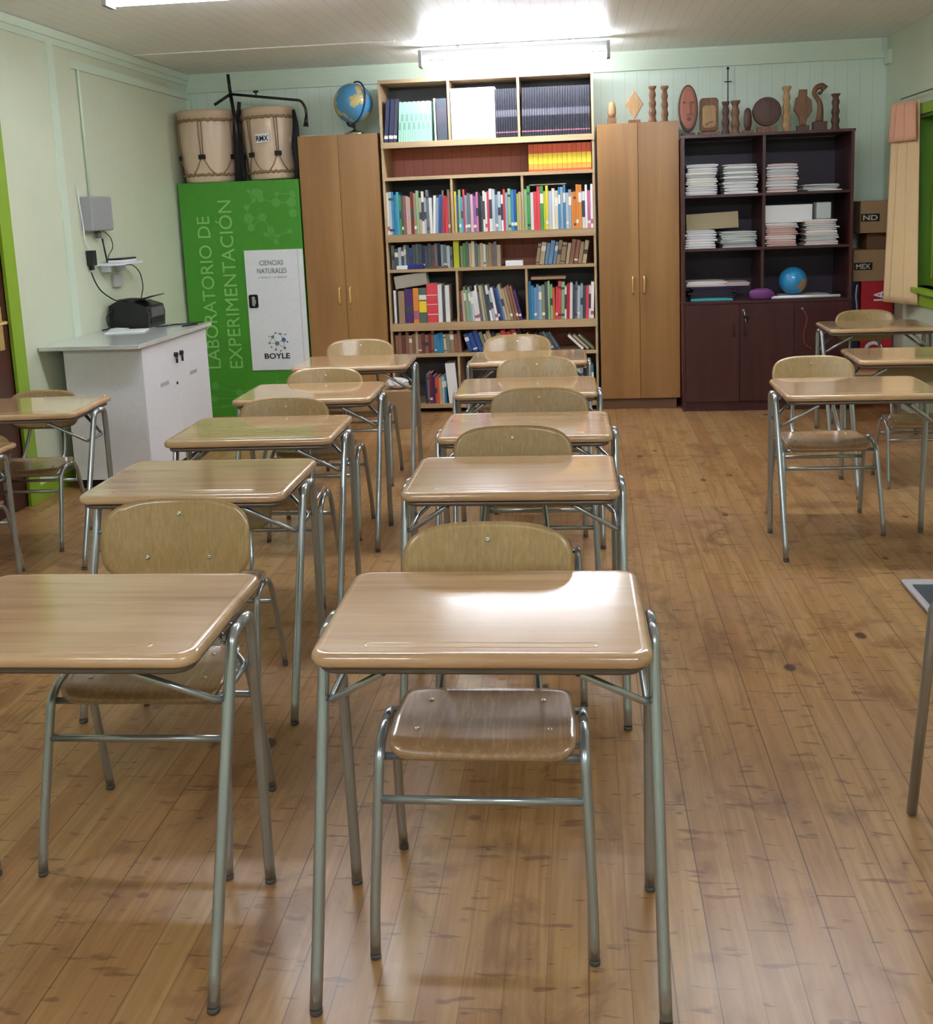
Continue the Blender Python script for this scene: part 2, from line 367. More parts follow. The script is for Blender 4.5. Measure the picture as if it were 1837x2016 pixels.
# window with green frame
bm = bmesh.new()
for b_ in ((XR-.028, XR, WY0-.09, WY1+.02, WZ1, WZ1+.075), (XR-.028, XR, WY0-.09, WY0, WZ0, WZ1), (XR-.06, XR+.15, WY0-.11, WY1+.03, WZ0-.035, WZ0), (XR-.02, XR, WY0-.1, WY1+.02, WZ0-.13, WZ0-.035)): box(bm, *b_)
win = struct('window_1', bm, M_lime)
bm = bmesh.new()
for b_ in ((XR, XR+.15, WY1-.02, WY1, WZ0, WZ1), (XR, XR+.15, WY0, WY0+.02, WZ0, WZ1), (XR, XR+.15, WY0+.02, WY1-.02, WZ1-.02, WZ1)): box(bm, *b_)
obj('window_reveal', bm, M_lime_shaded, win)
mg, nt, b_ = new_mat('window_glass'); b_.inputs['Base Color'].default_value = (.9, .95, .95, 1); b_.inputs['Transmission Weight'].default_value = 1; b_.inputs['Roughness'].default_value = .02; b_.inputs['IOR'].default_value = 1.45
for a, c in ((WY1-.02-.66, WY1-.02), (WY1-.02-1.34, WY1-.02-.68), (WY0+.02, WY1-.02-1.36)):
    bm = bmesh.new(); w = .055
    for q in ((a, a+w, WZ0, WZ1-.02), (c-w, c, WZ0, WZ1-.02), (a+w, c-w, WZ0, WZ0+w), (a+w, c-w, WZ1-.02-w, WZ1-.02), (a+w, c-w, 1.80, 1.83)): box(bm, XR+.09, XR+.125, *q)
    s = obj('window_sash', bm, M_lime, win)
    bm = bmesh.new(); box(bm, XR+.105, XR+.109, a+w, c-w, WZ0+w, WZ1-.02-w); obj('window_pane', bm, mg, s)

# ------------------------------------------------------------------ lamps on the ceiling
M_tubeglow = emis((.94, .99, 1.09), TUBE_EMIT)
def lamp(x, y, label, L=1.38):
    t = thing('ceiling_light', label, 'ceiling light', (x, y, H-.028), 0, 'fluorescent ceiling lights')
    for xx in (-.42, .42):
        bm = bmesh.new(); tube(bm, [(xx, 0, .0275), (xx, 0, 0)], .012, 8); obj('hanger', bm, M_white, t)
    bm = bmesh.new()
    for x0, x1 in ((-L/2, L/2),):
        rings = [[(xx, -.036, -.0005), (xx, .036, -.0005), (xx, .026, -.062), (xx, -.026, -.062)] for xx in (x0, x1)]
        loft(bm, rings, True, 0, False)
    for s in (-1, 1): box(bm, s*(L/2+.012)-.012, s*(L/2+.012)+.012, -.052, .052, -.122, -.0005)
    obj('housing', bm, flat((128, 128, 124), .5), t)
    for k in (-.03, .03):
        bm = bmesh.new(); tube(bm, [(-L/2+.002, k, -.096), (L/2-.002, k, -.096)], .0165, 14); obj('fluorescent_tube', bm, M_tubeglow, t)
lamp(-.462, 7.66, 'glowing twin tube ceiling light above the bookcase')
lamp(-1.64, 5.02, 'twin tube ceiling light peeking in at the top left of the photo')
lamp(1.05, 5.02, 'twin tube ceiling light over the right aisle, above the frame')
lamp(-1.64, -.2, 'added unseen twin tube ceiling light over the left front, above the frame')  # added out of view to brighten the near left backrests
lamp(1.05, -.2, 'twin tube ceiling light over the right front area, above the frame')

# ------------------------------------------------------------------ desks
def make_desk(label):
    t = thing('school_desk', label, 'desk', group='single school desks')
    W, D = .70, .485
    # top with a rolled edge; y runs 0..D from the front edge
    prof = [(-.016, .728), (-.004, .7285), (0, .733), (.001, .742), (-.0015, .7495), (-.006, .7542), (-.012, .7560), (-.019, .7562), (-.022, .7556)]
    bm = bmesh.new(); rings = []
    for off, z in prof:
        rings.append([(x, y+D/2, z) for x, y in rrect(W+2*off, D+2*off, .045+off*.9, 7)])
    loft(bm, rings)
    obj('desktop', bm, M_desk, t)
    # pencil groove
    bm = bmesh.new(); rings = []
    for wx, wy, z in ((.235, .0075, .7553), (.238, .009, .7562), (.243, .012, .7563), (.244, .0135, .7552)):
        rings.append([(x, y+.056, z) for x, y in rrect(wx*2, wy*2, wy*.98, 5)])
    R = [[bm.verts.new(p) for p in r] for r in rings]
    for a in range(3):
        for i in range(len(R[0])):
            f = bm.faces.new((R[a][i], R[a][(i+1) % len(R[0])], R[a+1][(i+1) % len(R[0])], R[a+1][i])); f.smooth = True
    bm.faces.new(R[0]); obj('pencil_groove', bm, M_desk, t)
    bm = bmesh.new(); rings = []
    for off, z in ((-.024, .708), (-.018, .709), (-.015, .714), (-.017, .7235), (-.03, .7268)):
        rings.append([(x, y+D/2, z) for x, y in rrect(W+2*off, D+2*off, .04, 7)])
    loft(bm, rings); obj('tray', bm, M_tray, t)
    for s in (-1, 1):
        xf, xt = s*.360, s*.3635
        for path in ([(xf, -.07, .012), (xf, -.026, .12), (xt, .178, .66), (xt+s*.001, .198, .715), (xt, .25, .717)], [(xf, .335, .012), (xf, .333, .12), (xt, .325, .66), (xt+s*.001, .318, .715), (xt, .2505, .717)]):
            bm = bmesh.new(); tube(bm, fillet(path, .055, 7), .0132, 14)
            leg = obj('leg', bm, M_tube, t)
            bm = bmesh.new(); lathe(bm, [(.0125, 0), (.0138, .001), (.0138, .0115), (.0125, .0119)], 14, c=(path[0][0], path[0][1], 0)); obj('foot_cap', bm, flat((84, 80, 76), .5), leg)
        bm = bmesh.new()
        tube(bm, fillet([(s*.20, .035, .705), (s*.345, .142, .585), (s*.345, .318, .585), (s*.20, .40, .705)], .022, 5), .0088, 10, flat_=.9)
        obj('brace', bm, M_tube, t)
        bm = bmesh.new(); box(bm, s*.347-.004, s*.347+.004, .19, .31, .704, .716); obj('bracket', bm, M_tube, t)
    return t
D_POS = [  # x centre, y front edge, turn, label
 (-.222, 1.850, .010, 'wooden top school desk in the middle of the foreground with a big white lamp reflection'),
 (-.242, 3.005, .004, 'school desk second from the front in the middle column, glossy grey sheen'),
 (-.237, 3.780, .008, 'school desk third from the front in the middle column'),
 (-.280, 4.690, .010, 'school desk fourth from the front in the middle column'),
 (-.322, 5.700, .014, 'farthest school desk of the middle column, before the lower bookshelves'),
 (-1.160, 1.835, .012, 'school desk at the bottom left, its left side cut by the frame'),
 (-1.325, 3.005, .012, 'school desk second from the front in the left column, before the white cabinet'),
 (-1.365, 3.790, .026, 'school desk third from the front in the left column'),
 (-1.385, 4.655, .024, 'school desk fourth from the front in the left column, before the green cabinet'),
 (-1.380, 5.670, .030, 'farthest school desk of the left column, before the left wardrobe'),
 (1.268, 4.510, -.006, 'front school desk of the right group with a whole chair under it'),
 (1.850, 5.470, -.02, 'middle school desk of the right group, half hidden at the right edge'),
 (2.025, 6.830, -.0, 'farthest school desk of the right group, beneath the peach curtain'),
 (-2.775, 4.395, .075, 'school desk at the left edge beside the white cabinet and door'),
 (-2.980, 3.960, -.02, 'school desk beyond the left edge, only a slanting right leg in view')]
d0 = None
for x, y, a, lab in D_POS:
    if d0 is None: d0 = make_desk(lab); d0.location = (x, y, 0); d0.rotation_euler = (0, 0, a)
    else: dup(d0, (x, y, 0), a, lab, scale=.84 if x < -2.9 else None)

et = thing('side_table', 'steel legged table beyond the right edge, only one slanting grey leg in view', 'table', (1.24, 2.20, 0))
bm = bmesh.new(); loft(bm, [[(x, y, z) for x, y in rrect(.66+2*o_, .48+2*o_, .04, 6)] for o_, z in ((-.01, .728), (0, .734), (0, .748), (-.01, .755))]); obj('tabletop', bm, M_desk, et)
for sx in (-1, 1):
    for sy in (-1, 1):
        bm = bmesh.new(); tube(bm, [(sx*.391, sy*.318, .004), (sx*.372, sy*.262, .60), (sx*.330, sy*.225, .7275)], .0135, 14); obj('leg', bm, M_tube, et)
# ------------------------------------------------------------------ chairs
def plate(bm, fn, nu=20, nv=12, th=.010, r=.3, corner=None):
    """curved plywood plate: fn(u,v)->(centre point, normal), u,v in -1..1, with rounded outline"""
    def remap(u, v):
        e = corner or 5.
        # squircle: pull the corners in
        k = (abs(u)**e+abs(v)**e)**(1/e) if (u or v) else 0
        m = max(abs(u), abs(v))
        return (u*m/k, v*m/k) if k else (u, v)
    G = [[], []]
    for side in (0, 1):
        for i in range(nu+1):
            row = []
            for j in range(nv+1):
                u, v = remap(-1+2*i/nu, -1+2*j/nv); p, n = fn(u, v)
                row.append(bm.verts.new(Vector(p)+Vector(n)*(th/2 if side == 0 else -th/2)))
            G[side].append(row)
    for s in (0, 1):
        for i in range(nu):
            for j in range(nv):
                f = bm.faces.new((G[s][i][j], G[s][i+1][j], G[s][i+1][j+1], G[s][i][j+1])); f.smooth = True
    ring = [(i, 0) for i in range(nu)] + [(nu, j) for j in range(nv)] + [(i, nv) for i in range(nu, 0, -1)] + [(0, j) for j in range(nv, 0, -1)]
    for k in range(len(ring)):
        a, b_ = ring[k], ring[(k+1) % len(ring)]
        bm.faces.new((G[0][a[0]][a[1]], G[0][b_[0]][b_[1]], G[1][b_[0]][b_[1]], G[1][a[0]][a[1]]))
def screw(parent, p, n, r=.0068):
    bm = bmesh.new(); lathe(bm, [(r, 0), (r*.95, .0015), (r*.6, .0028), (r*.28, .0029), (r*.22, .001)], 12)
    q = Vector(n).to_track_quat('Z', 'Y'); M = Matrix.Translation(p) @ q.to_matrix().to_4x4()
    bmesh.ops.transform(bm, matrix=M, verts=bm.verts); obj('screw', bm, M_chrome, parent)
def make_chair(label):
    t = thing('school_chair', label, 'chair', group='plywood school chairs')
    def seat(u, v):   # v=-1 front, +1 rear
        y = .218+.128*v; f = max(0, -v-.60)/.40
        z = .452+.006*v+.007*u*u*(1-abs(v)) - .030*f*f - .009*(1-u*u)*(1-v*v*v*v) + .004*max(0, v)
        x = .214*u*(1-.05*max(0, v))*(1-.07*f*f); y -= -.012*f*f
        return (x, y, z), (0, -.7*f, 1-.3*f)
    bm = bmesh.new(); plate(bm, seat, 28, 24, .010, corner=13.); so = obj('seat', bm, M_seatf, t)
    for u, v in ((-.72, -.35), (.72, -.35), (-.66, .62), (.66, .62)):
        p, n = seat(u, v); screw(so, Vector(p)+Vector((0, 0, .005)), (0, 0, 1))
    def back(u, v):
        z = .735+.115*v; x = .217*u; y = .462+.025*v-.030*u*u
        return (x, y, z), Vector((.25*u, -1, .2)).normalized()
    bm = bmesh.new(); plate(bm, back, 26, 16, .009, corner=3.5); bo = obj('backrest', bm, M_seat, t)
    for u, v in ((0, .62), (-.42, -.42), (.42, -.42)):
        p, n = back(u, v); screw(bo, Vector(p)+n*.0045, n, .0075)
    for s in (-1, 1):
        xf, xt = s*.243, s*.232
        for path in ([(xf, 0, .012), (xf, .02, .10), (xt, .105, .425), (xt, .155, .455), (xt, .21, .457)], [(xf, .385, .012), (xf, .37, .10), (xt, .30, .41), (xt, .262, .456), (xt, .2105, .457)]):
            bm = bmesh.new(); tube(bm, fillet(path, .04, 6), .0118, 14); leg = obj('leg', bm, M_tube, t)
            bm = bmesh.new(); lathe(bm, [(.0112, 0), (.0124, .001), (.0124, .0115), (.0112, .0119)], 12, c=(path[0][0], path[0][1], 0)); obj('foot_cap', bm, flat((84, 80, 76), .5), leg)
    for y, z, w in ((.081, .332, .234), (.318, .332, .234)):
        bm = bmesh.new(); tube(bm, [(-w, y, z), (w, y, z)], .0095, 12); obj('stretcher', bm, M_tube, t)
    for y, z in ((.118, .416), (.296, .434)):
        bm = bmesh.new(); tube(bm, [(-.23, y, z), (.23, y, z)], .009, 12); obj('seat_rail', bm, M_tube, t)
    for s in (-1, 1):
        bm = bmesh.new(); tube(bm, catmull([(s*.125, .13, .428), (s*.125, .29, .430), (s*.123, .365, .455), (s*.115, .415, .53), (s*.10, .452, .63), (s*.085, .478, .74), (s*.04, .492, .80), (s*.001, .494, .812)], 5), .0098, 12)
        obj('back_tube', bm, M_tube, t)
    return t
C_POS = [
 (-.245, 1.940, .012, 'plywood chair under the middle foreground desk, seat and legs fully in view', 1),
 (-.262, 3.080, .0, 'plywood chair behind the second middle desk, backrest mirrored in that desktop', 1),
 (-.195, 3.858, .0, 'plywood chair behind the third desk of the middle column', 1),
 (-.245, 4.800, .0, 'plywood chair behind the fourth desk of the middle column', 1),
 (-.412, 5.780, .0, 'plywood chair behind the farthest middle desk, against the bookcase', 1),
 (-1.158, 2.178, .02, 'plywood chair of the bottom left desk, wide backrest with three screws showing', 1),
 (-1.320, 3.050, .0, 'low plywood chair pushed wholly under the second left desk', .815),
 (-1.350, 3.885, .02, 'plywood chair behind the third desk of the left column', .97),
 (-1.385, 4.750, .02, 'plywood chair behind the fourth desk of the left column', .97),
 (-1.415, 5.755, .02, 'plywood chair behind the farthest left desk, before the left wardrobe', 1),
 (1.205, 4.790, .03, 'plywood chair under the front desk of the right group', .97),
 (1.90, 5.60, .0, 'plywood chair under the middle desk of the right group, only its left side in view', .80),
 (2.04, 6.925, .0, 'plywood chair behind the farthest desk of the right group, below the curtain', .97),
 (-2.885, 4.60, .05, 'plywood chair of the left edge desk, before the brown door', .90),
 (-2.90, 4.03, .0, 'plywood chair beyond the left edge, one rear leg in view', .78)]
c0 = None
for x, y, a, lab, s in C_POS:
    if c0 is None: c0 = make_chair(lab); c0.location = (x, y, 0); c0.rotation_euler = (0, 0, a)
    else: dup(c0, (x, y, 0), a, lab, scale=s)

# ------------------------------------------------------------------ wardrobes
FY = 7.97
def handle(parent, x, z0, z1, y, m=M_brass, r=.0085):
    bm = bmesh.new(); tube(bm, fillet([(x, y, z0), (x, y-.028, z0+.01), (x, y-.028, z1-.01), (x, y, z1)], .012), r, 10); return obj('handle', bm, m, parent)
def wardrobe(x0, x1, h, label, hz, yb=8.37):
    w = x1-x0; t = thing('wardrobe', label, 'wardrobe', ((x0+x1)/2, FY, 0))
    B('body', M_ward, t, (-w/2, w/2, .022, yb-FY, .085, h))
    B('plinth', M_plinth, t, (-w/2+.005, w/2-.03, .03, yb-FY-.01, 0, .085))
    for s in (-1, 1):
        d = B('door', M_ward, t, (min(s*.0015, s*(w/2-.001)), max(s*.0015, s*(w/2-.001)), 0, .021, .088, h-.001), bv=.0015, seg=1)
        handle(d, s*.045-.008, hz, hz+.135, 0)
        if s > 0:
            bm = bmesh.new(); tube(bm, [(s*.035, .0, hz-.04), (s*.035, -.008, hz-.04)], .008, 12); obj('lock', bm, M_chrome, d)
wardrobe(-2.245, -1.590, 2.283, 'tall honey oak wardrobe between green cabinet and bookcase', .925)
wardrobe(.148, .782, 2.270, 'tall honey oak wardrobe between bookcase and dark shelf cabinet', .94)

# ------------------------------------------------------------------ bookcase
bc = thing('bookcase', 'wall-high beech bookcase with open bays full of books between two wardrobes', 'bookcase', (-.72, FY, 0))
bx0, bx1 = -1.566+.72, .128+.72
ybk = .40
for s, x in ((0, bx0), (1, bx1-.018)):
    B('side_panel', M_beechv, bc, (x, x+.018, 0, ybk, 0, 2.685))
for a, b_, m in ((2.18, 2.66, M_greyback), (1.925, 2.16, M_pine), (1.45, 1.90, M_greyback), (1.19, 1.42, M_pine), (.73, 1.165, M_greyback), (.49, .70, M_pine), (.05, .466, M_greyback)):
    B('back_panel', m, bc, (bx0+.019, bx1-.019, ybk-.012, ybk-.002, a-.01, b_+.01))
SH = [(2.657, 2.685), (2.156, 2.202), (1.901, 1.928), (1.411, 1.470), (1.165, 1.189), (.685, .748), (.466, .492), (.038, .070)]
for z0, z1 in SH:
    B('shelf', M_beech, bc, (bx0+.0185, bx1-.0185, .002 if z1-z0 < .04 else -.006, ybk-.0125, z1-.02, z1), (bx0, bx1, -.008, .010, z0, z1-.012) if z1-z0 > .04 else (bx0, bx1, -.004, .0, z0, z1))
for z0, z1, xs in ((2.202, 2.657, (-1.008, -.457)), (1.470, 1.901, (-1.012, -.447)), (.748, 1.165, (-.998, -.435)), (.070, .466, (-1.011, -.43))):
    for x in xs: B('divider', M_beechv, bc, (x+.72-.009, x+.72+.009, .001, ybk-.013, z0+.0005, z1-.0005))
BX = [-1.547, -1.008, -.452, .109]

PAL = dict(k=(30,30,42), K=(58,60,78), n=(44,48,90), m=(170,222,200), w=(232,230,226), W=(248,248,250), c=(222,208,176), r=(190,34,54), R=(222,70,84), o=(224,92,40), O=(226,140,60), y=(226,206,70), Y=(188,196,40),
 g=(70,150,80), G=(150,190,140), t=(70,170,200), T=(60,140,190), b=(50,84,160), B=(110,150,190), p=(150,100,160), P=(214,120,160), q=(224,180,196), l=(150,170,184), L=(190,202,210), s=(112,118,128), S=(78,84,94), d=(118,70,62), D=(150,104,84), e=(166,140,110), E=(196,176,146), v=(84,50,110), x=(128,40,44), z=(96,110,96), Z=(140,146,120))
CN = dict(k='black', K='dark grey', n='navy', m='mint green', w='white', W='bright white', c='cream', r='dark red', R='red', o='orange', O='light orange', y='yellow', Y='lime yellow', g='green', G='pale green', t='turquoise', T='blue', b='royal blue', B='sky blue', p='purple', P='pink', q='pale pink', l='grey blue', L='light grey', s='grey', S='slate grey', d='brown', D='reddish brown', e='tan', E='beige', v='violet', x='maroon', z='olive grey', Z='grey green')
NUM = ['', 'first', 'second', 'third', 'fourth', 'fifth', 'sixth', 'seventh', 'eighth', 'ninth', 'tenth', 'eleventh', 'twelfth'] + ['%dth' % i for i in range(13, 60)]
for i in (21, 31, 41): NUM[i] = '%dst' % i
for i in (22, 32): NUM[i] = '%dnd' % i
for i in (23, 33): NUM[i] = '%drd' % i
_bk = {}
def book_mesh(w, h, d, c, band):
    k = (round(w, 3), round(h, 2), round(d, 2), c, band)
    if k in _bk: return _bk[k]
    bm = bmesh.new(); t = min(.0018, w*.12)
    box(bm, -w/2, -w/2+t, 0, d, 0, h, 0); box(bm, w/2-t, w/2, 0, d, 0, h, 0); box(bm, -w/2+t, w/2-t, 0, t, 0, h, 0)
    box(bm, -w/2+t, w/2-t, t, d-.004, .003, h-.004, 1)
    if band:
        for a, b_, mi in band: box(bm, -w/2-.0001, w/2+.0001, -.0006, .0003, h*a, h*b_, mi)
    me = bpy.data.meshes.new('book'); bmesh.ops.recalc_face_normals(bm, faces=list(bm.faces)); bm.to_mesh(me); bm.free()
    me.materials.append(flat(PAL[c], .42)); me.materials.append(flat((226, 220, 204), .8))
    me.materials.append(flat((88, 86, 98), .45)); me.materials.append(flat((176, 104, 128), .4)); me.materials.append(flat((240, 238, 230), .5)); me.materials.append(flat((70, 72, 84), .5)); me.materials.append(flat((248, 214, 60), .4)); me.materials.append(flat((240, 160, 70), .4)); me.materials.append(flat((140, 184, 170), .4))
    _bk[k] = me; return me
def put_book(x, w, h, d, c, z, lean, y, label, group, band=None):
    """x = left foot on the shelf; lean>0 leans to the right (clockwise seen from the room)"""
    o = bpy.data.objects.new('book', book_mesh(w, h, d, c, band)); C.objects.link(o)
    a = lean; off = abs(math.sin(a))*w/2
    # box rotated about Y by a: lowest point must rest on z
    o.rotation_euler = (0, a, 0)
    o.location = (x+w/2*math.cos(a) if a <= 0 else x+w/2*math.cos(a), y, z+off+.0005)
    return tag(o, label, 'book', group)
def row(spec, x0, x1, z, hbase, place, group, d=.19, y=None, lean=0., seedk=1, wid=None):
    """spec: letters, one per book ('.' a gap); fills x0..x1"""
    rnd = random.Random(seedk); items = [s for s in spec]
    ws = [(.6 if s == '.' else (wid or rnd.uniform(.75, 1.3))) for s in items]
    tot = sum(ws); sc = (x1-x0)/tot; x = x0; n = 0
    for s, w in zip(items, ws):
        w *= sc
        if s == '.': x += w; continue
        n += 1; a = lean(n) if callable(lean) else lean
        h = hbase*rnd.uniform(.84, 1.04); t = w*math.cos(a)*(.94 if abs(a) < .1 else .86)
        yy = FY+.012+rnd.uniform(0, .018) if y is None else y
        bd = rnd.choice([None, None, ((.12, .2, 4),), ((.6, .82, 4),), None, ((.4, .6, 5),), ((.08, .14, 5), (.8, .86, 5))]) if s not in 'wW' else rnd.choice([None, ((.3, .75, 5),), ((.1, .2, 3),)])
        put_book(x, t, h, d, s, z, a, yy, '%s %s book, %s from left %s' % ('thick' if t > .026 else 'thin' if t < .015 else 'upright', CN[s], NUM[n], place), group, bd)
        x += w
# unit 1 (top)
Z1 = 2.203
for k, (c, w) in enumerate((('n', .030), ('n', .034), ('K', .028))):
    put_book(-1.541+k*.037, w, .335, .26, c, Z1, .10, FY+.02, '%s lever binder leaning at the left end of the top shelf, %s' % (('navy', 'dark blue', 'grey')[k], ('leftmost', 'middle', 'rightmost')[k]), 'binders on the top shelf', ((.08, .16, 4),))
for k in range(14):
    put_book(-1.425+k*.0195, .0182, .310-(.004 if k % 3 else 0), .22, 'm', Z1, .07-.004*k, FY+.015, 'mint green thin workbook in the row on the top left shelf', 'mint workbooks on the top shelf', (((.52, .70, 8),) if k % 2 else ((.30, .48, 8),)))
put_book(-1.130, .014, .325, .24, 'W', Z1, 0, FY+.014, 'white folder beside the big blue binder on the top left shelf', 'binders on the top shelf')
put_book(-1.108, .082, .322, .26, 'S', Z1, 0, FY+.010, 'very thick grey blue binder at the right end of the top left shelf', 'binders on the top shelf', ((.42, .78, 2),))
t = thing('storage_box', 'large blank white box shining under the lamp, top middle shelf', 'box', (-.818, FY+.012, Z1+.0005))
B('box_body', M_whitep, t, (-.175, .175, 0, .25, 0, .37), bv=.003); B('box_lid', M_whitep, t, (-.178, .178, -.003, .253, .371, .392), bv=.002)
for k in range(9):
    put_book(-.638+k*.0190, .0164, .372, .25, 'k', Z1, 0, FY+.012, 'black encyclopedia volume with grey band, top middle shelf beside the white box', 'black encyclopedia volumes, middle bay', ((.42, .56, 2), (.09, .115, 3)))
for k in range(27):
    put_book(-.436+k*.0199, .0168, .372, .25, 'k', Z1, .028 if k < 22 else 0, FY+.012+.002*(k % 3), 'black encyclopedia volume with grey band in the top right bay', 'black encyclopedia volumes, right bay', ((.42, .56, 2), (.09, .115, 3)))
# gap 2
for k in range(13):
    put_book(-.392+k*.0383, .0365, .212, .17, 'o', 1.9285, 0, FY+.06, 'orange volume with yellow band in the row under the encyclopedias', 'orange and yellow volumes', ((.28, .66, 6), (.08, .28, 7)))
# unit 3
Z3 = 1.471
row('wLTttgSDqExeGEwLswWlbsrRex', BX[0], -1.019, Z3, .335, 'in colourful shelf, left bay', 'books in the colourful shelf, left bay', seedk=3, lean=lambda n: .05 if 18 < n < 24 else 0)
row('ybGtRlsqpPkSwwRwLlLWRlGTbYE', -.997, -.458, Z3, .335, 'in colourful shelf, middle bay', 'books in the colourful shelf, middle bay', seedk=4, lean=lambda n: 0)
row('GgwRRgYyLwcTlTLlOOOOwWPW', -.436, BX[3], Z3, .335, 'in colourful shelf, right bay', 'books in the colourful shelf, right bay', seedk=5)
tag(B('magazine', flat((216, 206, 180)), None, (-.39, -.10, FY+.03, FY+.24, Z3+.3505, Z3+.358)), 'cream magazine lying flat across the books of the right bay', 'magazine')
# gap 4
Z4 = 1.1895
row('zSLSlSbSzSnSSdsklsLs', BX[0]+.01, -1.030, Z4, .195, 'in dim gap shelf, left part', 'books in the dim upper gap, left part', seedk=6, y=FY+.05, d=.17)
put_book(-1.022, .045, .215, .17, 'Y', Z4, 0, FY+.04, 'lime yellow thick book standing in the dim gap shelf', 'lone books on the gap shelf')
row('ZgzEcsZEwZeDsE', -.970, -.640, Z4, .200, 'in dim gap shelf, right of lime book', 'books in the dim upper gap, middle part', seedk=7, y=FY+.05, d=.17)
row('eEBBBeeEDDeE', -.36, .05, Z4, .195, 'leaning in the dim gap shelf, right end', 'books in the dim upper gap, right part', seedk=8, y=FY+.05, d=.17, lean=.16)
def flatitem(name, label, cat, m, x0, x1, y0, y1, z0, z1, rz=0., group=None, tilt=None):
    bm = bmesh.new(); box(bm, -(x1-x0)/2, (x1-x0)/2, -(y1-y0)/2, (y1-y0)/2, 0, z1-z0); bev(bm, min(.003, (z1-z0)*.25))
    o = obj(name, bm, m, None, ((x0+x1)/2, (y0+y1)/2, z0+.0005), tilt or (0, 0, rz)); return tag(o, label, cat, group)
flatitem('paper_box', 'small white box lying on the dim gap shelf', 'box', M_whitep, -.60, -.46, FY+.005, FY+.15, Z4, Z4+.042)
flatitem('booklet', 'small white booklet lying before dark books on gap shelf', 'booklet', M_whitep, -1.49, -1.40, FY-.0, FY+.04, Z4, Z4+.03)
flatitem('pencil_case', 'royal blue flat case lying before dark books on gap shelf', 'pencil case', flat((30, 36, 120)), -1.395, -1.27, FY-.0, FY+.04, Z4, Z4+.036)
flatitem('notepad', 'brown paper pad lying on the gap shelf edge', 'notepad', M_cardd, -1.23, -1.07, FY-.0, FY+.04, Z4, Z4+.016)
# unit 5
Z5 = .749
for k, (c, w, h, bd) in enumerate((('w', .020, .27, None), ('k', .012, .27, None), ('e', .050, .265, None), ('v', .066, .28, ((.3, .5, 5),)), ('O', .046, .285, ((.1, .35, 3),)), ('z', .062, .285, ((.3, .62, 6), (.66, .8, 4))), ('R', .088, .318, ((.70, .715, 4), (.46, .475, 4), (.2, .22, 4))), ('w', .034, .31, None), ('S', .02, .28, None), ('w', .034, .30, None))):
    x = -1.528 + sum((.020, .012, .050, .066, .046, .062, .088, .034, .02, .034)[:k]) + .003*k
    put_book(x, w, h, .2, c, Z5, 0, FY+.012, '%s %s book, %s from left under the tilted box' % ('broad' if w > .04 else 'slim', CN[c], NUM[k+1]), 'books under the tilted grey box', bd)
bm = bmesh.new(); box(bm, -.135, .135, 0, .12, 0, .105); bev(bm, .008, 3)
tag(obj('storage_box', bm, flat((176, 172, 158)), None, (-1.375, FY+.02, Z5+.296), (0, -.13, 0)), 'grey white box lying tilted on top of the thick books', 'box')
row('dEZGlLwwsEZSwLWKbBEEeDDv', -.983, -.474, Z5, .285, 'leaning in the lower middle bay', 'books in the lower middle bay', seedk=9, lean=lambda n: -.02-.19*min(1, n/20))
row('TTBBlZSGGoRRGwrwSsLlSRWW', -.424, BX[3]-.01, Z5, .300, 'in the lower right bay', 'books in the lower right bay', seedk=10, lean=lambda n: .03 if n > 10 else 0)
flatitem('folder', 'tan folders lying flat on the books of the lower right bay', 'folder', flat((170, 144, 110)), -.40, -.12, FY+.02, FY+.2, Z5+.322, Z5+.345)
# gap 6
Z6 = .4925
row('DDdDeDEDdDxDTTTcZeDD', BX[0]+.01, -.985, Z6, .178, 'in low gap shelf, left part', 'books in the low gap, left part', seedk=11, y=FY+.04, d=.17, lean=lambda n: -.05 if n > 14 else 0)
row('bbbZEEkeRRRk', -.925, -.44, Z6, .175, 'in low gap shelf, middle part', 'books in the low gap, middle part', seedk=12, y=FY+.04, d=.17, lean=-.30)
row('LsLSSsSs', -.375, -.17, Z6, .165, 'leaning far over in the lowest gap shelf', 'books in the low gap, right part', seedk=13, y=FY+.04, d=.17, lean=-.52)
for k, c in enumerate('WEZ'):
    put_book(.0+k*.042, .020, .165, .17, c, Z6, -.80, FY+.03, '%s book slumped at the right end of the lowest gap shelf' % CN[c], 'slumped books at the right end')
# unit 7
Z7 = .0705
row('nsxvooELT', -1.30, -1.125, Z7, .25, 'on the bottom shelf', 'books on the bottom shelf', seedk=14, d=.2)
put_book(-1.105, .082, .335, .22, 'W', Z7, -.07, FY+.012, 'tall white binder leaning on the bottom shelf', 'binders on the bottom shelf')
put_book(-1.020+.002, .0, .0, .0, 'l', 0, 0, 0, '', '') if False else None
row('klLlkwT', -.10, .09, Z7, .30, 'at the right end of the bottom shelf', 'books on the bottom shelf, right end', seedk=15, d=.2)

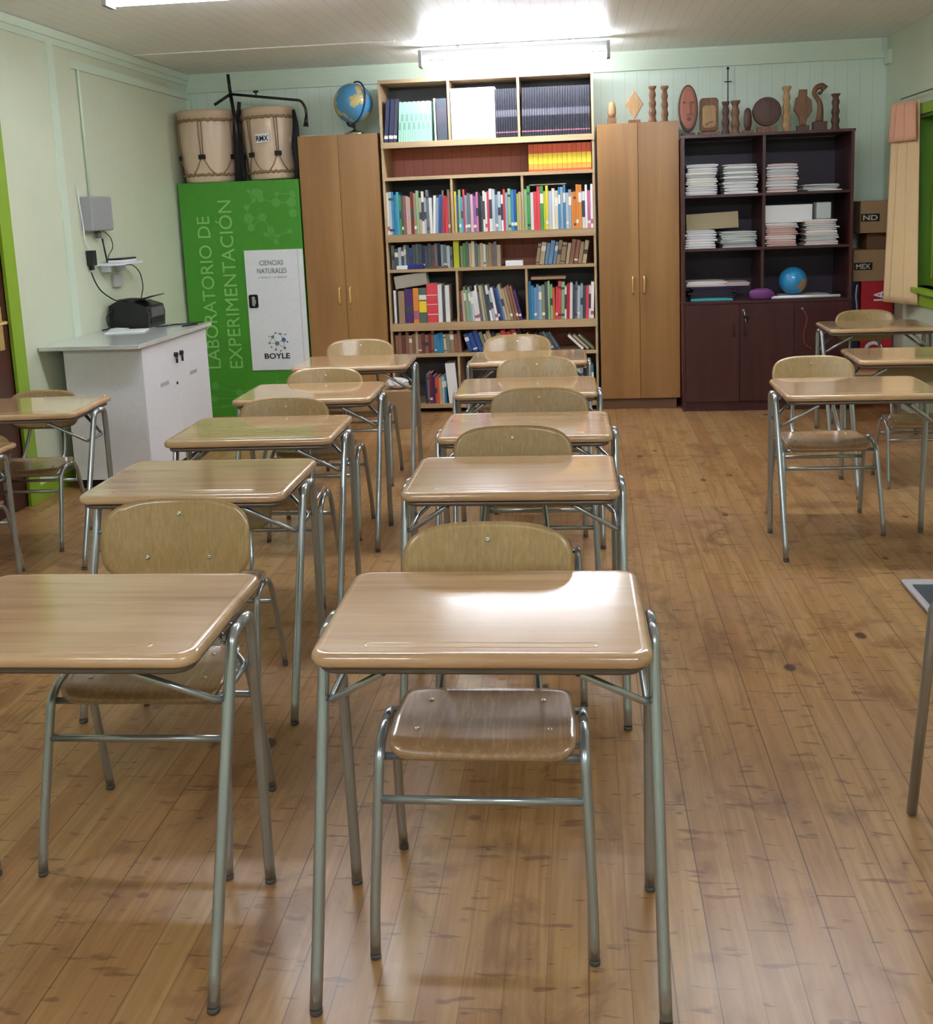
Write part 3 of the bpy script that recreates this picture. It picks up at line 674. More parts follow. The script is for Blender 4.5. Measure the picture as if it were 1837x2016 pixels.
# ------------------------------------------------------------------ green laboratory cabinet
gc = thing('laboratory_cabinet', 'bright green printed laboratory cabinet with large white door in the left corner', 'cabinet', (-2.765, FY, 0))
gw = .507
B('body', M_green, gc, (-gw, gw, 0, .40, 0, 1.95), bv=.003)
dw = B('door', M_white, gc, (.013, .505, -.012, -.0005, .388, 1.387), bv=.002)
B('door_edge', flat((120, 128, 126)), dw, (.462, .464, -.0128, -.0119, .392, 1.383))
bm = bmesh.new(); rr = rrect(.078, .112, .015, 4); prism(bm, [(x+.066, z+.968) for x, z in rr], -.018, -.0121); lk = obj('latch_plate', bm, M_black, dw)
bm = bmesh.new(); prism(bm, [(x+.068, z+.968) for x, z in rrect(.026, .08, .012, 4)], -.026, -.0181, 0, .15); prism(bm, [(x+.08, z+.965) for x, z in rrect(.02, .036, .009, 4)], -.030, -.0262, 0, .1); obj('latch', bm, flat((190, 194, 196), .3, .6), lk)
text('lettering', 'LABORATORIO DE', gc, M_gtext, -.371, -.262, .412, 1.676, -.0005, True)
text('lettering', 'EXPERIMENTACIÓN', gc, M_gtext, -.212, -.070, .410, 1.80, -.0005, True)
text('lettering', 'CIENCIAS', dw, flat((110, 130, 112)), .138, .338, 1.262, 1.302, -.0122)
text('lettering', 'NATURALES', dw, flat((110, 130, 112)), .114, .362, 1.195, 1.236, -.0122)
text('lettering', '1° BÁSICO – 6° BÁSICO', dw, flat((150, 168, 150)), .118, .362, 1.155, 1.172, -.0122)
text('lettering', 'BOYLE', dw, M_black, .126, .342, .484, .530, -.0122, bold=.02)
# molecule emblem on the door and pale molecules printed on the green panel
def dots(parent, name, m, pts, links, y, rl):
    bm = bmesh.new()
    for n_, (x, z, r) in enumerate(pts): prism(bm, [(x+r*math.cos(a), z+r*math.sin(a)) for a in [2*PI*k/16 for k in range(16)]], y-.0011-.00012*n_, y-.0001-.00001*n_)
    for i, j in links:
        a = Vector((pts[i][0], 0, pts[i][1])); b_ = Vector((pts[j][0], 0, pts[j][1])); dd = (b_-a).normalized(); n = Vector((-dd.z, 0, dd.x))*rl
        prism(bm, [((a+n).x, (a+n).z), ((a-n).x, (a-n).z), ((b_-n).x, (b_-n).z), ((b_+n).x, (b_+n).z)], y-.0006-.00001*(i+j*.3), y-.0001)
    obj(name, bm, m, parent)
ex, ez = .25, .632
E1 = [(-.045, .035, .013), (-.02, .068, .007), (.02, .06, .009), (-.075, .04, .005), (-.075, -.015, .009), (-.01, -.02, .018), (-.025, -.072, .009), (-.06, -.05, .007), (.052, -.06, .011), (.018, -.082, .007), (.078, -.008, .008), (.068, .052, .006)]
dots(dw, 'emblem', flat((104, 128, 120)), [(ex+x, ez+z, r) for x, z, r in E1], [(0, 1), (1, 2), (0, 4), (4, 5), (5, 0), (5, 6), (5, 8), (2, 11), (0, 3)], -.0122, .0016)
dots(dw, 'emblem', flat((60, 104, 150)), [(ex+.048, ez+.01, .018), (ex+.052, ez-.055, .004), (ex-.005, ez-.015, .004), (ex+.022, ez+.058, .004)], [(0, 1), (0, 2), (0, 3)], -.0136, .0016)
rnd = random.Random(5); P1 = [(.06+.40*rnd.random(), 1.44+.44*rnd.random(), rnd.uniform(.014, .042)) for _ in range(20)]
L1 = [(i, j) for i in range(20) for j in range(i) if (Vector(P1[i][:2])-Vector(P1[j][:2])).length < .13]
dots(gc, 'molecule_print', M_green2, P1, L1, -.0002, .004)
P2 = [(-.42+.85*rnd.random(), .06+.27*rnd.random(), rnd.uniform(.012, .036)) for _ in range(12)]
dots(gc, 'molecule_print', M_green2, P2, [(i, i+1) for i in range(0, 11, 2)], -.0002, .003)

# drums on the green cabinet
def drum(x, y, z, rt, rb, h, label, lean=(0, 0, 0), tagtext=None, seed=0):
    t = thing('rope_drum', label, 'drum', (x, y, z), rot=lean)
    bm = bmesh.new(); lathe(bm, [(rb*.94, .0), (rb, .012), (rb*1.02, h*.1), (rt*1.0, h*.5), (rt*1.02, h*.8), (rt, h-.03), (rt*.97, h-.012)], 40); obj('shell', bm, M_drum, t)
    bm = bmesh.new(); lathe(bm, [(rt*1.0, h-.075), (rt*1.035, h-.07), (rt*1.04, h-.015), (rt*1.02, h), (rt*.6, h+.002), (.01, h+.002)], 40); obj('drum_head', bm, flat((204, 178, 150), .6), t)
    for zz, rr in ((h-.082, rt*1.03), (.06, rb*1.045)):
        bm = bmesh.new(); n = 60; path = [(rr*math.cos(2*PI*k/n), rr*math.sin(2*PI*k/n), zz+.006*math.sin(9*k)) for k in range(n+1)]; tube(bm, path, .011, 8, caps=False); obj('hoop_rope', bm, M_rope, t)
    for k in range(6):
        a = seed+2*PI*k/6; g = .045
        def P(aa, zz, e=.008):
            rr = rb+(rt-rb)*min(1, zz/(h*.5)); return ((rr*1.02+e)*math.cos(aa), (rr*1.02+e)*math.sin(aa), zz)
        bm = bmesh.new()
        for s in (-1, 1):
            tube(bm, [P(a+s*g*1.2, h-.08, .010), P(a+s*g, h*.6), P(a+s*g*.7, h*.36)], .0045, 6)
            tube(bm, [P(a+s*g*.7, h*.34), P(a+s*.2, h*.2), P(a+s*.36, .07)], .0045, 6)
        obj('tension_rope', bm, M_rope, t)
        bm = bmesh.new(); p = Vector(P(a, h*.35, .012)); M = Matrix.Translation(p) @ Matrix.Rotation(a, 4, 'Z'); box(bm, -.004, .006, -.028, .028, -.018, .018, 0, M); obj('leather_tab', bm, M_blackc, t)
    return t
drum(-3.035, 8.160, 1.9505, .246, .218, .575, 'wider beige rope drum standing left on the green cabinet', seed=-PI/2+.05)
dr2 = drum(-2.515, 8.150, 1.955, .208, .188, .575, 'narrower beige rope drum standing right on the green cabinet with a small printed label', seed=-PI/2+.55, lean=(0, -.03, 0))
tp = B('label_plate', M_white, dr2, (-.050, .062, -.225, -.216, .29, .36)); text('lettering', 'RMX', tp, M_black, -.045, .056, .302, .344, -.2252, bold=.02)
# black boom stand lying over the drums
bs = thing('boom_stand', 'black microphone boom stand lying across the tops of both drums', 'microphone stand', (-2.77, 8.17, 1.9505))
def q(x, z, y=8.17): return (x+2.77, y-8.17, z-1.9505)
bm = bmesh.new(); tube(bm, [q(-2.735, 1.96, 7.975), q(-2.745, 2.40, 7.975), q(-2.772, 2.64, 7.98)], .014, 10); obj('pole', bm, M_black, bs)
bm = bmesh.new(); tube(bm, [q(-2.772, 2.64, 7.98), q(-2.785, 2.795, 7.99)], .013, 10); obj('tripod_leg', bm, M_black, bs)
bm = bmesh.new(); tube(bm, [q(-2.772, 2.64, 7.98), q(-2.905, 2.56, 7.96)], .012, 10); obj('tripod_leg', bm, M_black, bs)
bm = bmesh.new(); tube(bm, fillet([q(-2.772, 2.64, 7.98), q(-2.20, 2.565, 8.0), q(-2.165, 2.50, 8.0), q(-2.165, 2.44, 8.0)], .03), .011, 10); bo = obj('boom', bm, M_black, bs)
bm = bmesh.new(); tube(bm, [q(-2.165, 2.45, 8.0), q(-2.175, 2.36, 8.0)], lambda s: .010+.012*s, 10); obj('microphone_clip', bm, M_black, bo)
bm = bmesh.new(); tube(bm, [q(-2.565, 2.60, 7.99), q(-2.565, 2.645, 7.99)], .006, 8); tube(bm, [q(-2.585, 2.65, 7.99), q(-2.545, 2.65, 7.99)], .009, 8); obj('clamp_knob', bm, M_black, bo)
bm = bmesh.new()
rings = []
for z, x, w in ((1.953, -2.755, .050), (2.02, -2.755, .046), (2.15, -2.758, .040), (2.30, -2.765, .032), (2.42, -2.762, .022), (2.49, -2.735, .014), (2.58, -2.722, .010)):
    rings.append([(x+w*math.cos(a), 8.03+.034*math.sin(a), z) for a in [2*PI*k/14 for k in range(14)]])
loft(bm, rings); tag(obj('gig_bag', bm, M_blackc), 'soft black bag slumped between the two drums', 'bag')
bm = bmesh.new(); tube(bm, catmull([(-2.285, 8.06, 2.50), (-2.265, 8.02, 2.36), (-2.272, 8.0, 2.2), (-2.262, 8.0, 2.07), (-2.285, 8.0, 1.965)], 6), lambda s: .012+.018*math.sin(PI*s), 10); tag(obj('strap', bm, M_blackc), 'black carrying strap hanging right of the narrower drum', 'strap')

# globe on the left wardrobe
def globe(x, y, z, r, label, m, arm=True):
    t = thing('globe', label, 'globe', (x, y, z))
    zc = r+.088 if arm else r
    bm = bmesh.new(); bmesh.ops.create_uvsphere(bm, u_segments=40, v_segments=24, radius=r); [setattr(f, 'smooth', True) for f in bm.faces]; bmesh.ops.translate(bm, vec=(0, 0, zc), verts=bm.verts); obj('sphere', bm, m, t)
    if arm:
        bm = bmesh.new(); tilt = .35; path = []
        for k in range(25):
            a = -PI/2-.15+(PI+.3)*k/24; px, pz = (r+.012)*math.cos(a), (r+.012)*math.sin(a)
            path.append((px*math.cos(tilt)*.75-pz*math.sin(tilt)*-1*.55, -px*.66, zc+pz*math.cos(tilt*.4)))
        tube(bm, path, .007, 8); obj('meridian_arm', bm, flat((40, 56, 84), .3), t)
        bm = bmesh.new(); lathe(bm, [(.088, 0), (.088, .007), (.07, .020), (.03, .030), (.012, .042), (.012, .088)], 28); obj('base', bm, M_chrome, t)
        bm = bmesh.new(); tube(bm, [(0, 0, .06), (-.045, 0, .075), (-.06, -.0, .10)], .010, 8); obj('arm_joint', bm, M_black, t)
    return t
globe(-1.790, 8.06, 2.2835, .157, 'blue school globe on a silver foot, on top of the left wardrobe', globe_mat('globe_map', (84, 150, 196), (196, 196, 110), (190, 150, 120), 9, 2.2))
tag(B('ruler', flat((200, 190, 170)), None, (-2.22, -1.98, 8.0, 8.03, 2.2835, 2.290)), 'thin pale strip lying on top of the left wardrobe', 'ruler')

# ------------------------------------------------------------------ dark shelf cabinet
DYF = 7.83
dk = thing('shelf_cabinet', 'dark mahogany cabinet with open shelves above and closed doors below', 'cabinet', (1.428, DYF, 0))
dw_ = .640; dh = 2.122; dd_ = .50
for x in (-dw_, dw_-.022): B('side_panel', M_wenge, dk, (x, x+.022, 0 if x < 0 else 0, dd_, 0, dh))
B('back_panel', M_wengeback, dk, (-dw_+.0225, dw_-.0225, dd_-.012, dd_-.001, .06, dh-.002))
B('top_panel', M_wenge, dk, (-dw_-.006, dw_+.006, -.006, dd_, dh+.0005, dh+.022))
for z in (1.672, 1.262): B('shelf', M_wenge, dk, (-dw_+.0225, dw_-.0225, .012, dd_-.0125, z, z+.020))
B('worktop', M_wenge, dk, (-dw_-.004, dw_+.004, -.012, dd_-.0125, .852, .875))
B('divider', M_wenge, dk, (-.022-.011+.0, -.022+.011, .055, dd_-.0125, .8755, 1.2615), (-.033, -.011, .006, dd_-.0125, 1.2825, 1.6715), (-.033, -.011, .006, dd_-.0125, 1.6925, dh))
B('plinth', M_wenge, dk, (-dw_+.02, dw_-.02, .012, .03, 0, .078))
for k, (a, b_) in enumerate(((-.617, -.206), (-.203, .208), (.211, .617))):
    d = B('door', M_wenge, dk, (a, b_, -.018, -.0005, .082, .849), bv=.0015, seg=1)
    hx = (b_-.045, a+.045, a+.055)[k]
    if k < 2: handle(d, hx, .60, .70, -.018, flat((60, 30, 30)), .006)
    if k: 
        bm = bmesh.new(); lx = hx-(.0 if k == 2 else .02); tube(bm, [(lx, -.018, .80), (lx, -.026, .80)], .010, 12); obj('lock', bm, M_chrome, d)
# padlock keys and the red cord on the right door
ky = thing('key_bunch', 'small bunch of keys hanging from the lock of the dark cabinet', 'keys', (1.257, DYF-.03, .79))
bm = bmesh.new(); tube(bm, [(0, 0, 0), (.004, -.004, -.03), (.008, -.004, -.06)], .004, 8); tube(bm, [(.006, -.006, -.055), (.012, -.006, -.085)], .007, 8); obj('key', bm, M_chrome, ky)
bm = bmesh.new(); box(bm, -.002, .03, -.012, -.004, -.07, -.03); bev(bm, .003); obj('key_tag', bm, M_black, ky)
bm = bmesh.new(); tube(bm, catmull([(1.700, DYF-.024, .80), (1.730, DYF-.03, .72), (1.705, DYF-.03, .60), (1.72, DYF-.03, .52), (1.765, DYF-.03, .49)], 6), .0035, 8)
tag(obj('lanyard', bm, flat((150, 60, 70))), 'thin reddish cord hanging from the right lock of the dark cabinet', 'cord')
# paper and notebook stacks: every notebook is a thing
def notebook_mesh(w, d, h, c, curl, seed):
    rn = random.Random(seed); bm = bmesh.new(); n = 6; top, bot = [], []
    for i in range(n+1):
        u = i/n; x = (u-.5)*w
        for L_, zz in ((bot, 0), (top, h)):
            pass
        zc = 0
        bot.append([bm.verts.new((x, 0, zc)), bm.verts.new((x, d, zc))]); hh = h*(1-.35*max(0, (u-.8)/.2)*curl-.25*max(0, (.15-u)/.15)*curl)
        top.append([bm.verts.new((x, 0, zc+hh)), bm.verts.new((x, d, zc+hh))])
    for i in range(n):
        bm.faces.new((bot[i][0], bot[i+1][0], top[i+1][0], top[i][0])); bm.faces.new((top[i][0], top[i+1][0], top[i+1][1], top[i][1]))
        bm.faces.new((bot[i][1], top[i][1], top[i+1][1], bot[i+1][1])); bm.faces.new((bot[i][0], bot[i][1], bot[i+1][1], bot[i+1][0]))
    bm.faces.new((bot[0][0], top[0][0], top[0][1], bot[0][1])); bm.faces.new((bot[-1][0], bot[-1][1], top[-1][1], top[-1][0]))
    bmesh.ops.recalc_face_normals(bm, faces=list(bm.faces))
    me = bpy.data.meshes.new('notebook'); bm.to_mesh(me); bm.free(); me.materials.append(flat(c, .7)); return me
def stack(x, z, w, h, n, cols, label, group, y=DYF+.03, d=.22, seed=1, jit=.008, name='notebook', cat='notebook', rot=.03):
    rn = random.Random(seed); hs = [rn.uniform(.7, 1.4) for _ in range(n)]; s = h/sum(hs); zz = z
    ms = [notebook_mesh(w, d, 1., c, 1, seed) for c in cols]
    for k in range(n):
        hh = hs[k]*s; o = bpy.data.objects.new(name, ms[rn.randrange(len(ms))]); C.objects.link(o)
        o.scale = (rn.uniform(.92, 1.03), rn.uniform(.95, 1), hh*.93); o.location = (x+rn.uniform(-jit, jit), y+rn.uniform(0, .015), zz+.0004); o.rotation_euler = (0, 0, rn.uniform(-rot, rot))
        tag(o, label, cat, group); zz += hh
    return zz
PW = [(236, 236, 240), (222, 224, 232), (206, 206, 210), (240, 238, 232)]
PP = [(222, 200, 198), (210, 178, 170), (236, 232, 232), (200, 160, 156)]
PG = [(196, 202, 200), (220, 224, 222), (170, 176, 176)]
s1, s2, s3, s0 = 1.6925, 1.2825, .8755, 0
stack(.942, 1.6925, .235, .235, 15, PW, 'white notebook in the leftmost pile on the upper dark shelf', 'notebooks in the leftmost upper pile', seed=1)
stack(1.235, 1.6925, .255, .225, 12, PG+PW[:1], 'greyish notebook in the second pile on the upper dark shelf', 'notebooks in the second upper pile', seed=2)
stack(1.545, 1.6925, .235, .215, 10, PW[1:3]+PP[:1], 'pale notebook in the third pile on the upper dark shelf', 'notebooks in the third upper pile', seed=3)
stack(1.845, 1.6925, .26, .050, 5, PG, 'loose grey sheets lying low at the right of the upper dark shelf', 'loose sheets on the upper shelf', seed=4, jit=.02, name='paper_sheaf', cat='papers', rot=.15)
stack(.936, 1.2825, .235, .145, 8, PW, 'white notebook in the left pile on the middle dark shelf', 'notebooks in the left middle pile', seed=5)
stack(1.225, 1.2825, .27, .125, 9, PG, 'grey paper bundle beside the divider on the middle dark shelf', 'paper bundles on the middle shelf', seed=6, jit=.014, name='paper_sheaf', cat='papers', rot=.08)
zt = stack(1.545, 1.2825, .235, .150, 9, PP, 'pinkish notebook in the pile under the white box, middle dark shelf', 'pinkish notebooks', seed=7)
stack(1.545, zt, .25, .025, 2, PW, 'white sheaf between the pink notebooks and the white box', 'white sheaves under the box', seed=17, name='paper_sheaf', cat='papers')
zr = stack(1.845, 1.2825, .245, .195, 12, PG+PP[:1], 'grey notebook in the right pile on the middle dark shelf', 'notebooks in the right middle pile', seed=8, jit=.012)
bm = bmesh.new(); box(bm, -.20, .20, 0, .10, 0, .125); bev(bm, .003); tag(obj('storage_box', bm, flat((176, 160, 126)), None, (1.035, DYF+.12, 1.4288), (0, -.035, 0)), 'long beige box resting on the paper piles of the middle left shelf', 'box')
bm = bmesh.new(); box(bm, -.18, .18, 0, .16, 0, .135); bev(bm, .004); tag(obj('storage_box', bm, M_whitep, None, (1.600, DYF+.06, 1.4595), (0, 0, 0)), 'long white box standing on the pinkish notebooks of the dark cabinet', 'box')
bm = bmesh.new(); box(bm, -.055, .055, 0, .12, 0, .125); bev(bm, .01, 3); tag(obj('container', bm, flat((196, 204, 206), .4), None, (1.865, DYF+.05, 1.4795), (0, 0, .05)), 'small pale container on the right notebook pile of the dark cabinet', 'container')
stack(1.015, .8755, .34, .022, 1, [(70, 180, 196)], 'turquoise folder at the bottom of the pile on the dark worktop', 'turquoise folder', seed=9, name='folder', cat='folder')
stack(1.02, .8985, .34, .085, 6, [(30, 34, 62), (50, 30, 50), (36, 38, 48)], 'dark folder in the pile on the worktop of the dark cabinet', 'dark folders on the worktop', seed=10, name='folder', cat='folder', jit=.02)
stack(.985, .9845, .31, .042, 3, PP[2:3]+[(214, 190, 196)], 'white curled papers on top of the dark folders', 'curled papers on dark folders', seed=11, name='paper_sheaf', cat='papers', jit=.02)
stack(1.17, .9845, .30, .030, 2, [(206, 184, 188)], 'pinkish papers right on top of the dark folders', 'pinkish papers on dark folders', seed=12, name='paper_sheaf', cat='papers', y=DYF+.05)
bm = bmesh.new(); rings = []
for z, s in ((0, .8), (.015, 1), (.045, 1.02), (.07, .85), (.085, .5)): rings.append([(.095*s*math.cos(a)*(1+.08*math.sin(3*a+z*60)), .028*s*math.sin(a), z) for a in [2*PI*k/20 for k in range(20)]])
loft(bm, rings); tag(obj('pencil_case', bm, flat((112, 52, 120), .5), None, (1.395, DYF+.022, .876)), 'purple soft pencil case beside the blue ball on the worktop', 'pencil case')
gl = globe(1.652, DYF+.115, .899, .108, 'small blue globe ball without a stand on the dark worktop', globe_mat('small_globe_map', (50, 142, 196), (196, 110, 90), (120, 150, 110), 7, 5.4), False)
bm = bmesh.new(); tube(bm, [(1.47, DYF+.02, .888), (1.99, DYF+.03, .888)], .012, 12); tag(obj('paper_roll', bm, M_whitep), 'long white paper roll lying before the blue ball', 'paper roll')
stack(1.75, .8755, .40, .022, 2, PG, 'grey sheets under the blue ball on the dark worktop', 'sheets under the ball', seed=14, y=DYF+.035, name='paper_sheaf', cat='papers', jit=.003, rot=.0)

# ------------------------------------------------------------------ carvings
def carving(name, label, x, z, y, parts, cat='carving'):
    """parts: (kind, data, material)"""
    t = thing(name, label, cat, (x, y, z), group=None)
    for pn, fn, m in parts:
        bm = bmesh.new(); fn(bm); obj(pn, bm, m, t)
    return t
def totem(h, w, tiers=5, seed=0):
    def f(bm):
        rn = random.Random(seed); rings = []; n = tiers*5
        for k in range(n+1):
            u = k/n; s = 1-.22*u+.14*math.sin(u*tiers*2*PI+seed)+(.25 if u > .93 else 0)
            rings.append([(w/2*s*math.copysign(abs(math.cos(a))**.6, math.cos(a)), w/2*s*math.copysign(abs(math.sin(a))**.6, math.sin(a)), h*u) for a in [2*PI*j/16 for j in range(16)]])
        loft(bm, rings)
    return f
def slab(pts, y0, y1, inset=.08): return lambda bm: prism(bm, pts, y0, y1, 0, inset)
def ell(cx, cz, rx, rz, n=28, p=1.): return [(cx+rx*math.copysign(abs(math.cos(a))**p, math.cos(a)), cz+rz*math.copysign(abs(math.sin(a))**p, math.sin(a))) for a in [2*PI*k/n for k in range(n)]]
def bbox(x0, x1, y0, y1, z0, z1, b=.004):
    def f(bm): box(bm, x0, x1, y0, y1, z0, z1); bev(bm, b)
    return f
ZW, ZD, CY = 2.2705, 2.1445, 8.06
carving('bust_carving', 'small wooden bust carving on the right wardrobe, leftmost carving', .272, ZW, CY, [('base', bbox(-.033, .033, -.03, .03, 0, .05), M_carve), ('figure', lambda bm: lathe(bm, [(.026, .051), (.033, .09), (.030, .13), (.022, .165), (.01, .175)], 16, sy=.8), M_carvel)])
carving('diamond_carving', 'pale diamond-shaped wooden carving on a small foot, on the right wardrobe', .446, ZW, CY, [('base', bbox(-.047, .047, -.03, .03, 0, .026), M_carve), ('figure', slab([(0, .03), (.073, .145), (0, .252), (-.073, .145)], -.012, .012), M_carvel)])
carving('totem_carving', 'left one of two slim totems on the right wardrobe', .588, ZW, CY, [('figure', totem(.275, .056, 4, 1), M_carve)])
carving('totem_carving', 'right one of two slim totems on the right wardrobe', .682, ZW, CY, [('figure', totem(.272, .054, 4, 2.2), M_carve)])
def mask(bm):
    prism(bm, ell(0, .225, .072, .172), -.02, .02, 0, .14)
mk = carving('mask_carving', 'tall oval reddish wooden mask on the dark cabinet, next to the wardrobe', .860, ZD, CY-.02, [('rim', lambda bm: prism(bm, ell(0, .215, .076, .182), -.012, .012, 0, .05), M_carved), ('face', lambda bm: prism(bm, ell(0, .222, .062, .162), -.028, -.0125, 0, .2), flat((168, 108, 88), .6)),
  ('nose', lambda bm: prism(bm, [(-.006, .27), (.006, .27), (.016, .17), (-.016, .17)], -.042, -.0285, 0, .2), flat((168, 108, 88), .6)), ('mouth', lambda bm: prism(bm, ell(.004, .135, .016, .014, 16), -.031, -.0285), M_carved), ('eye', lambda bm: prism(bm, ell(-.032, .262, .012, .008, 12), -.031, -.0285), M_carved), ('eye', lambda bm: prism(bm, ell(.032, .262, .012, .008, 12), -.031, -.0285), M_carved),
  ('base', bbox(-.05, .05, -.03, .03, 0, .032), M_carved)])
carving('relief_carving', 'square pale wooden face relief on a stand, right of the oval mask', 1.022, ZD, CY, [('base', bbox(-.082, .082, -.03, .03, 0, .035), M_carve), ('panel', lambda bm: prism(bm, [(x, z+.165) for x, z in rrect(.145, .255, .03, 5)], -.018, .018, 0, .05), M_carve), ('face', lambda bm: prism(bm, [(x, z+.15) for x, z in rrect(.105, .17, .03, 5)], -.028, -.0185, 0, .12), M_carvel), ('mouth', lambda bm: prism(bm, [(-.035, .09), (.0, .112), (.035, .115), (.03, .105), (0, .10), (-.03, .078)], -.033, -.0285), M_carve)])
carving('totem_carving', 'dark slim totem right of the face relief on the dark cabinet', 1.150, ZD, CY, [('figure', totem(.258, .056, 3, .4), M_carved)])
carving('totem_carving', 'brown totem beside the dark slim totem on the dark cabinet', 1.224, ZD, CY, [('figure', totem(.262, .062, 3, 1.7), M_carve)])
carving('figurine_carving', 'short wooden figure left of the round dark carving', 1.315, ZD, CY-.02, [('base', bbox(-.04, .04, -.03, .03, 0, .03), M_carve), ('figure', lambda bm: lathe(bm, [(.018, .031), (.03, .07), (.032, .13), (.026, .18), (.012, .2)], 16, sy=.8), M_carved)])
carving('disc_carving', 'round dark wooden disc carving on a block base', 1.463, ZD, CY, [('base', bbox(-.072, .072, -.035, .035, 0, .056), M_carve), ('disc', lambda bm: prism(bm, ell(0, .168, .110, .110, 36), -.018, .018, 0, .06), M_carved), ('ring', lambda bm: prism(bm, ell(0, .168, .088, .088, 36), -.024, -.0185, 0, .1), M_carved)])
carving('totem_carving', 'tall pale totem right of the round dark carving', 1.613, ZD, CY+.01, [('figure', totem(.352, .060, 5, 3.0), M_carvel)])
carving('shield_carving', 'lumpy stepped wooden carving on a dark base beside the pale totem', 1.735, ZD, CY, [('base', bbox(-.045, .045, -.03, .03, 0, .05), M_carved), ('figure', lambda bm: prism(bm, [(-.02, .051), (.02, .051), (.03, .10), (.07, .16), (.062, .24), (.03, .27), (.03, .32), (-.03, .322), (-.036, .27), (-.055, .26), (-.07, .17), (-.035, .12)], -.02, .02, 0, .07), M_carve)])
carving('hook_carving', 'curled hook-shaped wooden carving, second from the right', 1.862, ZD, CY, [('base', bbox(-.052, .052, -.03, .03, 0, .075), M_carved), ('stem', lambda bm: tube(bm, catmull([(-.002, 0, .0755), (.004, 0, .15), (.0, 0, .21), (-.02, 0, .25), (-.042, 0, .285), (-.03, 0, .325), (.01, 0, .34), (.038, 0, .315)], 6), lambda s: .030-.012*math.sin(PI*s), 12), M_carve), ('bead', lambda bm: prism(bm, ell(.0, .29, .016, .014, 14), -.018, .014), M_carved)])
carving('totem_carving', 'rightmost carving, dark slim totem at the right end of the dark cabinet', 1.980, ZD, CY, [('figure', totem(.278, .058, 4, .9), M_carved)])
an = thing('wall_hanging', 'thin dark cross-shaped wire ornament hanging on the wall above the carvings', 'ornament', (1.215, YB-.03, 2.40))
bm = bmesh.new(); tube(bm, [(0, 0, 0), (0, 0, .28)], .004, 8); obj('rod', bm, M_black, an)
bm = bmesh.new(); tube(bm, [(-.03, 0, .19), (.03, 0, .19)], .004, 8); obj('crossbar', bm, M_black, an)
bm = bmesh.new(); lathe(bm, [(.002, .282), (.011, .288), (.009, .302), (.002, .306)], 12); obj('knob', bm, M_black, an)

# ------------------------------------------------------------------ white cabinet with the printer
wc = thing('white_cabinet', 'white two-door cabinet with a wide worktop along the left wall', 'cabinet', (-2.655, 5.70, 0))
B('worktop', M_top, wc, (-.635, 0, -.03, 1.17, .892, .918), bv=.002, seg=1)
B('body', M_white, wc, (-.53, -.045, .06, 1.12, .06, .8915))
B('plinth', M_black, wc, (-.51, -.075, .09, 1.09, 0, .0595))
for a, b_, ly in ((.061, .588, .545), (.592, 1.119, .635)):
    d = B('door', M_white, wc, (-.0445, -.027, a, b_, .065, .889), bv=.0012, seg=1)
    bm = bmesh.new(); tube(bm, [(-.027, ly, .775), (-.008, ly, .775)], .016, 14); tube(bm, [(-.012, ly, .77), (-.010, ly-.01, .72)], .008, 8); lk = obj('keyed_lock', bm, M_black, d)
    B('sticker', flat((176, 180, 186)), d, (-.0268, -.0262, ly-.26 if a < .3 else ly+.14, ly-.13 if a < .3 else ly+.26, .60, .625))
bm = bmesh.new(); tube(bm, [(-.027, .545, .585), (-.022, .545, .585)], .010, 12); obj('door_lock', bm, M_black, wc)
pr = thing('printer', 'black laser printer on the white cabinet with its paper flap up', 'printer', (-3.13, 6.715, .9185), .0); pr.scale = (.76, .76, .80)
# side profile in YZ seen from the room: front faces +X
bm = bmesh.new()
prof = [(-.19, 0), (-.19, .20), (-.12, .235), (.05, .225), (.17, .185), (.185, .12), (.175, 0)]
loft(bm, [[(x, y, z) for x, z in prof] for y in (-.18, .20)], True, 0, False); bev(bm, .006); obj('body', bm, M_black, pr)
B('front_panel', flat((70, 72, 78), .3), pr, (.172, .192, -.12, .15, .09, .17), bv=.004)
B('output_slot', flat((8, 8, 10)), pr, (.170, .186, -.13, .16, .03, .08), bv=.003)
bm = bmesh.new(); box(bm, 0, .17, -.12, .14, 0, .008, 0, Matrix.Translation((.05, 0, .235)) @ Matrix.Rotation(-.22, 4, 'Y')); bev(bm, .002); obj('paper_flap', bm, M_black, pr)
bm = bmesh.new(); lathe(bm, [(.13, .0), (.12, .02), (.02, .03)], 20, c=(-.05, 0, .225), sy=1.1); obj('scanner_lid', bm, M_black, pr)
flatitem('paper_sheet', 'white papers lying before the printer on the white cabinet', 'papers', M_whitep, -3.20, -2.94, 6.30, 6.50, .918, .924, .25)
flatitem('paper_sheet', 'crumpled white sheet at the wall beside the printer cables', 'papers', M_whitep, -3.25, -3.13, 6.42, 6.55, .9255, .929, -.4)
flatitem('metal_bracket', 'thin black metal rod at the far end of the white worktop', 'rod', M_black, -2.80, -2.67, 6.66, 6.675, .918, .928, 1.1)

